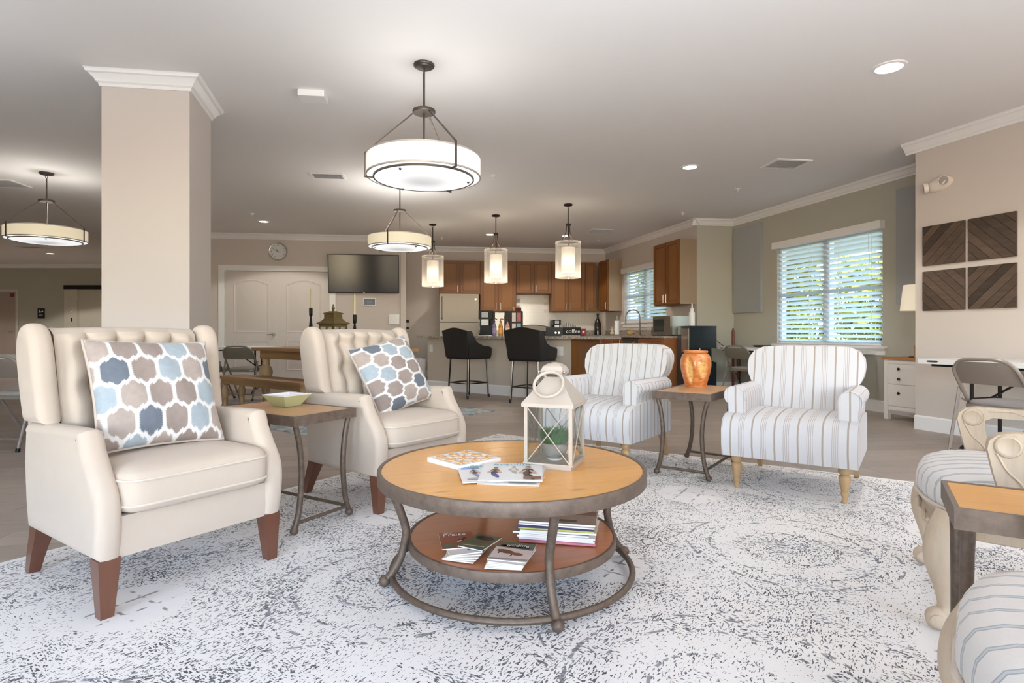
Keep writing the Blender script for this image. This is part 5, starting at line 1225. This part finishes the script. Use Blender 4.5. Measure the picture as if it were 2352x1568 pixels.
for k in range(5):
    a_ = -18+k*9
    magazine(('white', 'second white', 'third white', 'fourth white', 'uppermost white')[k]+' booklet counted from the bottom of left fan on lower shelf', (-.165-.004*k, 2.045+.004*k, S2+k*.0046), R(a_), .115, .15, .0038, 'cream' if k % 2 else 'white', [('brown', [(0, .75), (1, .6), (1, 1), (0, 1)]), ('black', [(.6, .2), (.9, .22), (.9, .27), (.6, .25)])], cat='booklet', name='booklet', group='booklets in the left fan')
magazine('brown booklet titled Praise with dark bird atop left fan', (-.20, 2.105, S2+.0245), R(12), .125, .16, .003, 'rust', [('black', blob(.60, .48, .10, .07, rot=.5)), ('black', blob(.72, .58, .06, .05)), ('cream', blob(.55, .42, .09, .04, rot=.5)), ('green', [(.0, .05), (.35, .1), (.5, .3), (.1, .32)])], cat='booklet', name='booklet', group='booklets in the left fan', words_=(('Praise', .036, 'white', .45, .82), ('Our', .02, 'cream', .3, .94)))
magazine('green twig covered booklet leaning right atop left fan', (-.115, 2.075, S2+.0295), R(-28), .10, .14, .003, 'green', [('brown', [(.0, .3), (1, .5), (1, .56), (0, .36)]), ('cream', [(.1, .1), (.9, .2), (.9, .24), (.1, .14)]), ('black', blob(.5, .75, .4, .15))], cat='booklet', name='booklet', group='booklets in the left fan')
for k in range(5):
    magazine(('lowest', 'second', 'third', 'fourth', 'fifth')[k]+' white booklet from the bottom of fox cover pile on lower shelf', (-.022+.006*k, 1.985-.002*k, S2+k*.0046), R(-6-k*3), .125, .155, .0038, 'white', [('black', [(.05, .2), (.4, .22), (.4, .26), (.05, .24)]), ('grey', [(0, .6), (.6, .8), (.6, 1), (0, 1)])], cat='booklet', name='booklet', group='booklets in the fox cover pile')
magazine('booklet with foxes in snow on its cover atop right pile', (.002, 1.995, S2+.0242), R(-14), .135, .165, .003, 'white', [('green', [(0, .70), (1, .62), (1, 1), (0, 1)]), ('black', [(.1, .74), (.3, .9), (.5, .72), (.7, .92), (.9, .7), (.9, .78), (.1, .84)]), ('brown', blob(.33, .46, .26, .10, rot=-.2)), ('rust', blob(.66, .36, .16, .08, rot=-.1)), ('black', [(.15, .33), (.19, .33), (.2, .42), (.16, .42)]), ('black', [(.5, .22), (.54, .22), (.55, .34), (.51, .34)]), ('grey', [(0, 0), (1, .05), (1, .12), (0, .08)])], cat='booklet', name='booklet', group='booklets in the fox cover pile', words_=(('wildlife', .030, 'white', .55, .80),))
zz = S2
spec = (('pink', .009, 0, 0), ('cream', .007, .0, .004), ('grey', .008, -.004, .002), ('white', .006, .004, -.003), ('stone', .007, -.02, .003), ('cream', .008, .002, .0), ('lime', .007, .0, .004), ('navy', .008, -.004, .0), ('white', .006, .002, .0), ('stone', .007, .004, .006))
for k, (cvr, th_, dx, dy) in enumerate(spec):
    ed = INKS[cvr] if cvr in ('pink', 'lime', 'navy') else WHITE
    top = k == len(spec)-1
    magazine(('pink edged magazine at the bottom of tall stack on lower shelf', 'cream magazine second from bottom in the tall stack', 'grey magazine third from bottom in the tall stack', 'white magazine fourth from bottom in tall stack', 'stone magazine jutting left from the tall stack', 'cream magazine just above the jutting stone magazine', 'lime edged magazine in the tall stack', 'navy edged magazine just above the lime one', 'white magazine second from the top of tall stack', 'picture covered magazine on top of the tall stack')[k],
        (.185+dx, 2.245+dy, zz), R(-11+random.uniform(-2, 2)), .285, .215, th_-.001, cvr, [('grey', [(.02, .02), (.5, .02), (.5, .45), (.02, .45)]), ('brown', [(.2, .55), (.98, .5), (.98, .98), (.2, .98)]), ('red', blob(.3, .35, .04, .1)), ('black', [(.5, .1), (.75, .1), (.75, .22), (.5, .22)])] if top else (), edge=ed, group='magazines in the tall shelf stack', words_=(('Home', .05, 'white', .78, .80),) if top else ())
    zz += th_+.0004
# ---------------------------------------------------------------- bowl and vase on the end tables
GLZ = plain('sage_glaze', L(188, 192, 146), .25, 0, .06); GLW = plain('white_glaze', L(238, 238, 240), .2, 0, .01)
b = B()
def sqr(r_, z): return [(-r_, -r_, z), (r_, -r_, z), (r_, r_, z), (-r_, r_, z)]
t = thing('square_bowl', 'square sage green bowl with white inside on end table', 'bowl', (-1.195, 3.05, .0092+.5605), R(60))
B().loft([sqr(.044, 0), sqr(.047, .002), sqr(.087, .060)], False).poly(sqr(.0439, 0)).build('bowl_body', GLZ, t, ang=20)
B().loft([sqr(.0872, .0598), sqr(.0875, .0632), sqr(.080, .0632), sqr(.044, .012)], False).poly(sqr(.0441, .012)).build('bowl_lining', GLW, t, ang=20)
prof = [(0, 0), (.070, .0), (.074, .006), (.084, .045), (.098, .095), (.107, .145), (.107, .180), (.099, .215), (.088, .236), (.078, .242), (.084, .247), (.084, .256), (.078, .261), (.068, .258), (.064, .248), (.07, .236), (.09, .20), (.06, .03), (0, .02)]
pv = cat_rom([(r_, z, 0) for r_, z in prof], 3)
nA = 96; b = B(); DENT = [(-133, .125, .06, .100), (-82, .148, .08, .088), (10, .13, .06, .09), (110, .13, .06, .09)]
rows_ = [(p.x, p.y) for p in pv]; cols_ = []
vs = []
for ri, (r_, z) in enumerate(rows_):
    for k in range(nA):
        a_ = k*2*PI/nA; d = 0
        if ri < 34:
            for (da, dz, wa, wz) in DENT:
                aa = (math.degrees(a_)-da+180) % 360-180; u = aa/(25 if wa > .07 else 19); v = (z-dz+.0014*aa)/wz; q = 1-(abs(u)**2+abs(v)**1.8)
                if q > 0: d = max(d, min(1, q*1.8))
        cols_.append(d); rr = max(0.0005, r_*(1-.17*d)); vs.append((rr*math.cos(a_), rr*math.sin(a_), z))
b = B(); V_ = [b.V(p) for p in vs]
for j in range(len(rows_)-1):
    for k in range(nA): b.F([V_[j*nA+k], V_[j*nA+(k+1) % nA], V_[(j+1)*nA+(k+1) % nA], V_[(j+1)*nA+k]])
n = N('carved_orange_wood'); at_ = n.new('VertexColor'); at_.layer_name = 'Col'; nz = n.noise(n.map((10, 10, 26)), 1.4, 5, .6, 1.2)
c1 = n.ramp(nz, [(.3, L(170, 92, 40)), (.5, L(198, 116, 54)), (.7, L(214, 142, 82))]); c2 = n.ramp(n.noise(n.map((14, 14, 40)), 1.5, 5, .6, 2), [(.3, L(160, 98, 46)), (.48, L(220, 166, 92)), (.7, L(240, 200, 132))])
n.bsdf(n.mix(n.sep(at_.outputs[0])[0], c1, c2), .28, 0, nz, .1, .001, Coat_Weight=.4)
L0 = (.9275, 3.8237); c_, s_ = math.cos(R(-35.5)), math.sin(R(-35.5)); lx, ly = .135, .50
o = b.build('carved_vase', n.m, None, (L0[0]+lx*c_-ly*s_, L0[1]+lx*s_+ly*c_, .0092+.5605), 0, ang=60)
ca_ = o.data.color_attributes.new('Col', 'FLOAT_COLOR', 'POINT')
ca_.data.foreach_set('color', np.repeat(np.array(cols_, np.float32)[:, None], 4, 1).ravel())
tag(o, 'orange carved wooden vase with hollowed sides on end table', 'vase')
# ---------------------------------------------------------------- bar stools
def bar_stool(label, loc, rz):
    t = thing('bar_stool', label, 'stool', loc, rz, 'black bar stools at the island')
    P = [(-.235, .60), (-.245, .66), (-.24, .735), (-.20, .755), (-.06, .775), (.05, .82), (.12, .90), (.17, .985), (.235, .985), (.225, .80), (.20, .60)]
    for sx in (-1, 1):
        b = B(); b.prism(P, .205, .255, 'yz', .018, 3)
        for v in b.bm.verts: v.co.x = sx*(v.co.x+.03*max(0, (v.co.z-.6)/.4))
        if sx < 0: bmesh.ops.reverse_faces(b.bm, faces=b.bm.faces)
        b.build('arm', LEATHER, t, ang=50)
    O = [(-.245, .60), (-.285, .985), (-.20, .998), (-.10, 1.02), (0, 1.03), (.10, 1.02), (.20, .998), (.285, .985), (.245, .60)]
    b = B(); b.prism(O, 0, .05, 'xz', .016, 3)
    for v in b.bm.verts: v.co.y += .175+(v.co.z-.6)*.11
    b.build('backrest', LEATHER, t, ang=50)
    B().tube([(x, .178+(z-.6)*.11+.045, z+.002) for x, z in O[1:-1]], .006, 6, sm=3).build('piping', LEATHER, t)
    B().box(-.215, .215, -.235, .19, .605, .70, .03, 4).build('seat', LEATHER, t, ang=50)
    B().box(-.24, .24, -.235, .205, .575, .606, .006).build('seat_frame', BLACKM, t)
    for sx in (-1, 1):
        for sy in (-1, 1):
            top = (sx*.205, -.19 if sy < 0 else .17, .58); bot = (sx*.225, -.215 if sy < 0 else .20, .0)
            o = B().tube([bot, top], [.010, .013], 8).build('leg', NICKEL if True else BLACKM, t)
            B().tube([(bot[0]-sx*.012, bot[1]+.0, .04), (top[0]-sx*.012, top[1], top[2])], [.009, .010], 6).build('black_edge', BLACKM, o)
            B().lathe([(0, 0), (.016, 0), (.016, .045), (.012, .05), (0, .05)], 10, (bot[0], bot[1], 0)).build('foot_cap', BLACKM, o)
    b = B(); z = .22; q = [(-.217, -.205), (.217, -.205), (.217, .19), (-.217, .19)]
    for i in range(4):
        p, r_ = q[i], q[(i+1) % 4]; m = ((p[0]+r_[0])/2, (p[1]+r_[1])/2)
        b.tube([(*p, z), ((p[0]*.6+m[0]*.4), (p[1]*.6+m[1]*.4), z), (*m, z), ((r_[0]*.6+m[0]*.4), (r_[1]*.6+m[1]*.4), z), (*r_, z)], [.006, .007, .012, .007, .006], 7)
    b.build('stretcher', BLACKM, t)
def place(foot, lx, ly, rz): v = Matrix.Rotation(rz, 2) @ Vector((lx, ly)); return (foot[0]-v.x, foot[1]-v.y, 0)
# the stools face the island: local -y points to it
bar_stool('black leather bar stool at the island end nearest the television', place((-.641, 8.293), .225, .20, R(47+90)) if False else place((-.641, 8.293), -.225, .20, R(45+90)), R(45+90))
bar_stool('black leather bar stool nearer the middle of the island', place((-.024, 7.88), .225, .20, R(56+90)), R(56+90))

# ---------------------------------------------------------------- dining table, bench and what stands on it
DU, DV = Vector((.8, -.6)), Vector((.6, .8)); DL = Vector((-3.435, 7.57)); da = math.atan2(-.6, .8)
t = thing('dining_table', 'long rustic wooden dining table with bulb turned legs', 'table', (DL.x, DL.y, .0082), da)
tw, td, thh = 2.1, 1.0, .76
nb = 6
for k in range(nb): B().box(0, tw, k*td/nb+.001, (k+1)*td/nb-.001, thh-.04, thh, .003).build('board', RUSTIC, t, smooth=False)
B().box(.09, tw-.09, .07, .095, thh-.145, thh-.041).box(.09, tw-.09, td-.095, td-.07, thh-.145, thh-.041).box(.07, .095, .09, td-.09, thh-.145, thh-.041).box(tw-.095, tw-.07, .09, td-.09, thh-.145, thh-.041).build('apron', RUSTIC, t, smooth=False)
def bulb_leg(p, s, top, bw, mat, parent, blk):
    x, y = p; b = B(); b.box(x-bw, x+bw, y-bw, y+bw, top-blk, top, .003)
    H = top-blk; pr = [(0, 0), (.040, 0), (.045, .02), (.036, .05), (.042, .09), (.040, .13), (.046, .17), (.062, .24), (.068, .29), (.056, .31), (.060, .33), (.050, .345), (.075, .38), (.086, .43), (.080, .47), (.060, .51), (.046, .53), (.050, .55), (.044, .57), (.050, .60), (.050, .615)]
    b.lathe([(min(r_, 9)*s, z/.615*H) for r_, z in pr], 24, (x, y, 0)); b.build('leg', mat, parent)
for x in (.13, tw-.13):
    for y in (.13, td-.13): bulb_leg((x, y), 1., thh-.041, .05, RUSTICZ, t, .105)
bp = (-3.80, 7.40)
t = thing('dining_bench', 'low rustic wooden bench in front of the dining table', 'bench', (bp[0], bp[1], .0082), da)
bw_, bd, bh = 1.85, .36, .40
for k in range(2): B().box(0, bw_, k*bd/2+.001, (k+1)*bd/2-.001, bh-.035, bh, .004).build('board', RUSTIC, t, smooth=False)
B().box(.05, bw_-.05, .03, .05, bh-.10, bh-.036).box(.05, bw_-.05, bd-.05, bd-.03, bh-.10, bh-.036).box(.05, .07, .05, bd-.05, bh-.10, bh-.036).box(bw_-.07, bw_-.05, .05, bd-.05, bh-.10, bh-.036).build('apron', RUSTIC, t, smooth=False)
for x in (.075, bw_-.075):
    for y in (.07, bd-.07):
        b = B(); b.box(x-.035, x+.035, y-.035, y+.035, bh-.115, bh-.036, .003).lathe([(0, 0), (.030, 0), (.034, .02), (.028, .05), (.034, .08), (.032, .10), (.036, .11), (.030, .12), (.046, .17), (.048, .20), (.036, .24), (.028, .265), (.032, .287), (0, .287)], 20, (x, y, 0)); b.build('leg', RUSTICZ, t)
def dpt(a_, c): v = DL+DU*a_+DV*c; return (v.x, v.y, .0082+.7605)
BRASS = metal('antique_brass', L(126, 108, 68), .5, .5, .2, 30)
t = thing('brass_lantern', 'antique brass lantern with finial on the dining table', 'lantern', dpt(1.07, .5), da+R(12))
B().box(-.12, .12, -.12, .12, 0, .03, .003).build('base', BRASS, t)
for sx in (-1, 1):
    for sy in (-1, 1): B().box(sx*.115-.008, sx*.115+.008, sy*.115-.008, sy*.115+.008, .03, .30, .001).build('corner_post', BRASS, t)
for k in range(4):
    b = B(); b.M = Matrix.Rotation(k*PI/2, 4, 'Z'); b.box(-.107, .107, -.113, -.111, .03, .285).build('glass_pane', CLEARG, t, smooth=False)
    b = B(); b.M = Matrix.Rotation(k*PI/2, 4, 'Z'); b.box(-.107, .107, -.119, -.111, .270, .30).box(-.005, .005, -.117, -.109, .03, .27).build('glazing_bar', BRASS, t, smooth=False)
B().loft([sqr(.125, .298), sqr(.145, .305), sqr(.145, .315), sqr(.100, .345), sqr(.078, .375), sqr(.078, .43), sqr(.088, .435), sqr(.088, .442), sqr(.040, .46), sqr(.040, .465)]).lathe([(0, .46), (.02, .465), (.012, .48), (.022, .50), (.016, .525), (.008, .53), (.012, .545), (0, .56)], 14).build('roof', BRASS, t, ang=25)
WAX = plain('cream_wax', L(232, 222, 176), .5, 0, .01)
for a_, hh, lab in ((.585, .52, 'taller black candlestick with cream taper, left of brass lantern'), (1.50, .415, 'shorter black candlestick with cream taper, right of brass lantern')):
    t = thing('candlestick', lab, 'candlestick', dpt(a_, .5), 0, 'black candlesticks on the dining table')
    B().lathe([(0, 0), (.052, 0), (.050, .008), (.012, hh-.12), (.010, hh-.115), (.022, hh-.10), (.024, hh-.01), (.018, hh), (0, hh)], 20).build('holder', BLACKM, t)
    B().lathe([(0, hh-.02), (.0165, hh-.02), (.0145, hh+.20), (.010, hh+.245), (.002, hh+.262), (0, hh+.262)], 12).build('taper_candle', WAX, t)
p = dpt(1.93, .80)
tag(B().dome(.07, .05, 3, [(1, 0), (1, .045), (.85, .05)], n=24).build('wooden_coaster_box', RUSTICZ, None, p, da), 'small wooden box at far end of the dining table', 'box')
# waste bin
t = thing('waste_bin', 'small black waste bin with white liner near the island', 'waste bin', (-1.80, 10.95, 0))
B().lathe([(0, 0), (.11, 0), (.135, .36), (.130, .36), (.106, .008), (0, .008)], 24).build('bin_body', BLACKP, t)
b = B(); b.grid(lambda u, v: ((.128+.016*math.sin(v*2)+.006*math.sin(u*2*PI*9))*math.cos(u*2*PI), (.128+.016*math.sin(v*2)+.006*math.sin(u*2*PI*9))*math.sin(u*2*PI), .14+.33*v+.012*math.sin(u*2*PI*5)), 60, 6, True)
b.build('liner_bag', plain('bag_white', L(206, 206, 214), .4, 0, .05), t)

# ---------------------------------------------------------------- folding chairs and tables
def chair_master(m, cloth, name, label, group, loc, rz):
    t = thing('folding_chair', label, 'chair', loc, rz, group)
    U = [(-.215, -.235, .012), (-.215, -.06, .28), (-.215, .10, .52), (-.212, .20, .66), (-.195, .225, .71), (-.15, .245, .752), (-.08, .252, .768), (.08, .252, .768), (.15, .245, .752), (.195, .225, .71), (.212, .20, .66), (.215, .10, .52), (.215, -.06, .28), (.215, -.235, .012)]
    B().tube(U, .0125, 8, sm=3).build('main_frame', m, t)
    b = B()
    def bk(s):
        def f(u, v):
            x = (u*2-1)*.200*(1 if v < .55 else 1-.22*((v-.55)/.45)**2); z = .585+.165*v; y = .10+(z-.52)*.66+.020*(1-(u*2-1)**2)+s
            return (x, min(y, .247+.02*(1-(u*2-1)**2)+s), z)
        return f
    b.grid(bk(-.003), 17, 7).grid(bk(.003), 17, 7); b.build('back_panel', m, t)
    for x in (-.12, .12): B().ball(bk(.004)((x/.2+1)/2, .85), .005, 8, 5).build('rivet', NICKEL, t)
    for sx in (-1, 1):
        B().tube([(sx*.195, -.02, .43), (sx*.195, .105, .30), (sx*.20, .27, .008)] if False else [(sx*.235, .115, .555), (sx*.232, .15, .42), (sx*.228, .255, .012)], .0115, 8).build('rear_leg', m, t)
        B().cyl((sx*.215, -.238, 0), (sx*.215, -.235, .03), .016, n=10).cyl((sx*.228, .256, 0), (sx*.228, .252, .03), .016, n=10).build('foot_cap', BLACKP, t)
        B().tube([(sx*.205, .14, .47), (sx*.205, -.05, .40)], .007, 6).build('link_bar', m, t)
    B().tube([(-.228, .235, .10), (.228, .235, .10)], .007, 6).tube([(-.215, -.16, .125), (.215, -.16, .125)], .007, 6).build('cross_bar', m, t)
    B().dome(.20, .195, 6, [(.97, .405), (1, .41), (1, .432), (.97, .436)], (0, -.045, 0), 40).build('seat_pan', m, t)
    B().dome(.19, .185, 5, [(.97, .434), (1, .44), (.99, .452), (.92, .463), (.6, .470), (.0001, .472)], (0, -.045, 0), 40).build('seat_pad', cloth, t, ang=70)
    return t
CLOTHG = fabric('grey_chair_tweed', L(150, 142, 138), 160, .6, .2)
VINYL = plain('taupe_vinyl', L(140, 132, 120), .5, .0, .04)
fc = chair_master(GREYCH, CLOTHG, 'a', 'grey folding chair with tweed seat pushed to table at right', 'grey tweed folding chairs', (3.56, 4.15, 0), R(19+90))
dup(fc, 'grey folding chair with tweed seat at left edge of room', (-4.16, 4.90, 0), R(172), 'grey tweed folding chairs')
f2 = chair_master(GREYCH2, VINYL, 'b', 'taupe folding chair left of the table by the window', 'taupe folding chairs', (3.42, 8.40, 0), R(30+90))
dup(f2, 'taupe folding chair mostly hidden behind the right striped armchair', (3.80, 7.50, 0), R(15+90), 'taupe folding chairs')
dup(f2, 'taupe folding chair at far left just right of the column', (-4.33, 8.25, 0), R(172), 'taupe folding chairs')
dup(f2, 'taupe folding chair behind the left end of the bench', (-3.85, 8.30, 0), R(178), 'taupe folding chairs')
LOGO = plain('logo_black', L(60, 58, 60), .5)
def fold_table(label, loc, rz, ln, dp, h=.74, nologo=False):
    """x along the length from 0, y towards the far side from 0"""
    t = thing('folding_table', label, 'table', loc, rz, 'white folding tables')
    B().box(0, ln, 0, dp, h-.042, h, .012, 3).build('tabletop', TABLEW, t)
    B().box(.09, ln-.09, .035, .055, h-.062, h-.042).box(.09, ln-.09, dp-.055, dp-.035, h-.062, h-.042).build('side_rail', BLACKM, t)
    if not nologo: B().dome(.045, .008, 4, [(1, 0), (1, .0015)], n=24).build('maker_badge', LOGO, t); o = bpy.data.objects[COL.objects[-1].name]; o.location = (.12, -.0002, h-.020); o.rotation_euler = (PI/2, 0, 0)
    for x, sg_ in ((.30, 1), (ln-.30, -1)):
        b = B()
        for y in (.20, dp-.20): b.tube([(x, y, h-.06), (x, y, .06)], .0145, 8)
        b.tube([(x, .20, .42), (x, dp-.20, .42)], .010, 7)
        b.build('leg_frame', BLACKM, t)
        B().tube([(x, .05, .012), (x, .12, .05), (x, .20, .065), (x, dp-.20, .065), (x, dp-.12, .05), (x, dp-.05, .012)], .014, 8, sm=3).build('foot', BLACKM, t)
        B().tube([(x, dp/2, .40), (x+sg_*.30, dp/2, h-.13), (x+sg_*.44, dp/2, h-.065)], .009, 6).tube([(x+sg_*.44, dp/2-.10, h-.06), (x+sg_*.36, dp/2, h-.10), (x+sg_*.44, dp/2+.10, h-.06)], .012, 6).build('brace', BLACKM, t)
    return t
aw = W_AW.a
fold_table('white folding table along the wood panel wall', (3.46, 4.90, 0), aw, 2.44, .74)
ww = W_WW.a
fold_table('long white folding table under the large window', (3.30, 9.24, 0), ww, 2.44, .63)
fold_table('white folding table in front of the double doors', (-5.6, 8.80, 0), R(7), 1.83, .74)
fold_table('white folding table at the left edge behind grey chair', (-5.75, 5.20, 0), R(-8), 1.83, .74)
for k, (q, lab) in enumerate(((.55, 'dark oval tray on window table, left one'), (1.35, 'dark oval tray on window table, right one'))):
    c_, s_ = math.cos(ww), math.sin(ww); px, py = 3.30+q*c_-.40*s_, 9.24+q*s_+.40*c_
    tag(B().dome(.17, .10, 2, [(.8, 0), (1, .028), (.97, .03), (.8, .006)], n=32).build('serving_tray', plain('tray_black', L(58, 54, 52), .4) if 'tray_black' not in bpy.data.materials else bpy.data.materials['tray_black'], None, (px, py, .7402), ww), lab, 'tray', 'dark trays on the window table')
MAHOG = wood('mahogany_stand', L(112, 46, 40), 'z', .35, .7, 1.1, 1.5, coat=.3)
t = thing('wooden_stand', 'dark red wooden stand with tall post behind folding chair', 'stand', (3.60, 9.36, 0), R(20)) 
B().tube([(0, 0, .0), (0, 0, .60), (0, 0, .98), (0, 0, 1.04)], [.02, .02, .024, .010], 10).build('post', MAHOG, t); B().tube([(.13, 0, 0), (.10, 0, .30), (.08, 0, .69)], .016, 8).tube([(0, 0, .30), (.10, 0, .30)], .012, 6).build('side_leg', MAHOG, t)

# ---------------------------------------------------------------- drawer cabinet and lamp by the window
ca2 = ww
t = thing('drawer_cabinet', 'white three drawer cabinet with wooden top beside the art wall', 'cabinet', (4.17, 6.44, 0), ca2)
CW = plain('cream_white_paint', L(234, 228, 222), .4, 0, .01)
W2, D2, H2 = .44, .42, .69
B().box(.03, W2-.03, .012, D2, .10, H2-.025, .002).build('carcass', CW, t, smooth=False)
for x in (0, W2-.045):
    for y in (0, D2-.045): B().box(x, x+.045, y, y+.045, 0, H2-.025, .003).build('leg', CW, t)
B().box(-.015, W2+.015, -.015, D2+.005, H2-.024, H2, .004).build('top', wood('cabinet_top_pine', L(170, 116, 66), 'x', .4, .8, 1.1), t)
for z0, z1, kn in ((.44, .60, 1), (.44, .60, 0), (.17, .425, 2)):
    pass
for nm, z0, z1, ks in (('drawer', .40, .615, (.455, .565)), ('drawer', .16, .392, (.30,))):
    o = B().box(.05, W2-.05, -.0, .014, z0, z1, .003).build(nm, CW, t)
    for kz in ks: B().cyl((W2*.5-.03, 0, kz), (W2*.5-.03, -.012, kz), .008, n=8).ball((W2*.5-.03, -.018, kz), (.016, .010, .016), 12, 7).build('knob', DBRONZE, o)
B().box(.05, W2-.05, .002, .012, .625, .655, .001).build('top_rail', CW, t); B().box(.05, W2-.05, .004, .012, .11, .15, .001).build('bottom_rail', CW, t)
c_, s_ = math.cos(ca2), math.sin(ca2)
def cab(u, v, z): return (4.17+u*c_-v*s_, 6.44+u*s_+v*c_, z)
t = thing('table_lamp', 'cream shaded lamp on white cabinet partly hidden by wall', 'lamp', cab(.245, .19, H2+.0005))
B().lathe([(0, 0), (.085, 0), (.085, .012), (.03, .022), (.022, .03), (.017, .30), (.013, .52), (.010, .60), (0, .60)], 20).build('lamp_base', BRONZE, t)
B().lathe([(.165, .51), (.135, .79), (.132, .79), (.162, .51), (.165, .51)], 40, caps=False).build('lamp_shade', glow('lit_cream_shade', (1, .85, .62, 1), .28, (.80, .74, .62, 1)), t)
B().cyl((-.132, 0, .70), (.132, 0, .70), .003, n=6).cyl((0, -.132, .70), (0, .132, .70), .003, n=6).cyl((0, 0, .59), (0, 0, .71), .005, n=6).build('shade_spider', BRONZE, t)
p = cab(.375, .075, H2+.0005)
t = thing('amber_box', 'small amber wooden box on the white cabinet', 'box', p, ca2)
B().box(-.05, .05, -.035, .035, 0, .11, .004).build('box_body', RUSTICZ, t); B().box(-.052, .052, -.037, .037, .11, .135, .004).build('lid', RUSTICZ, t)
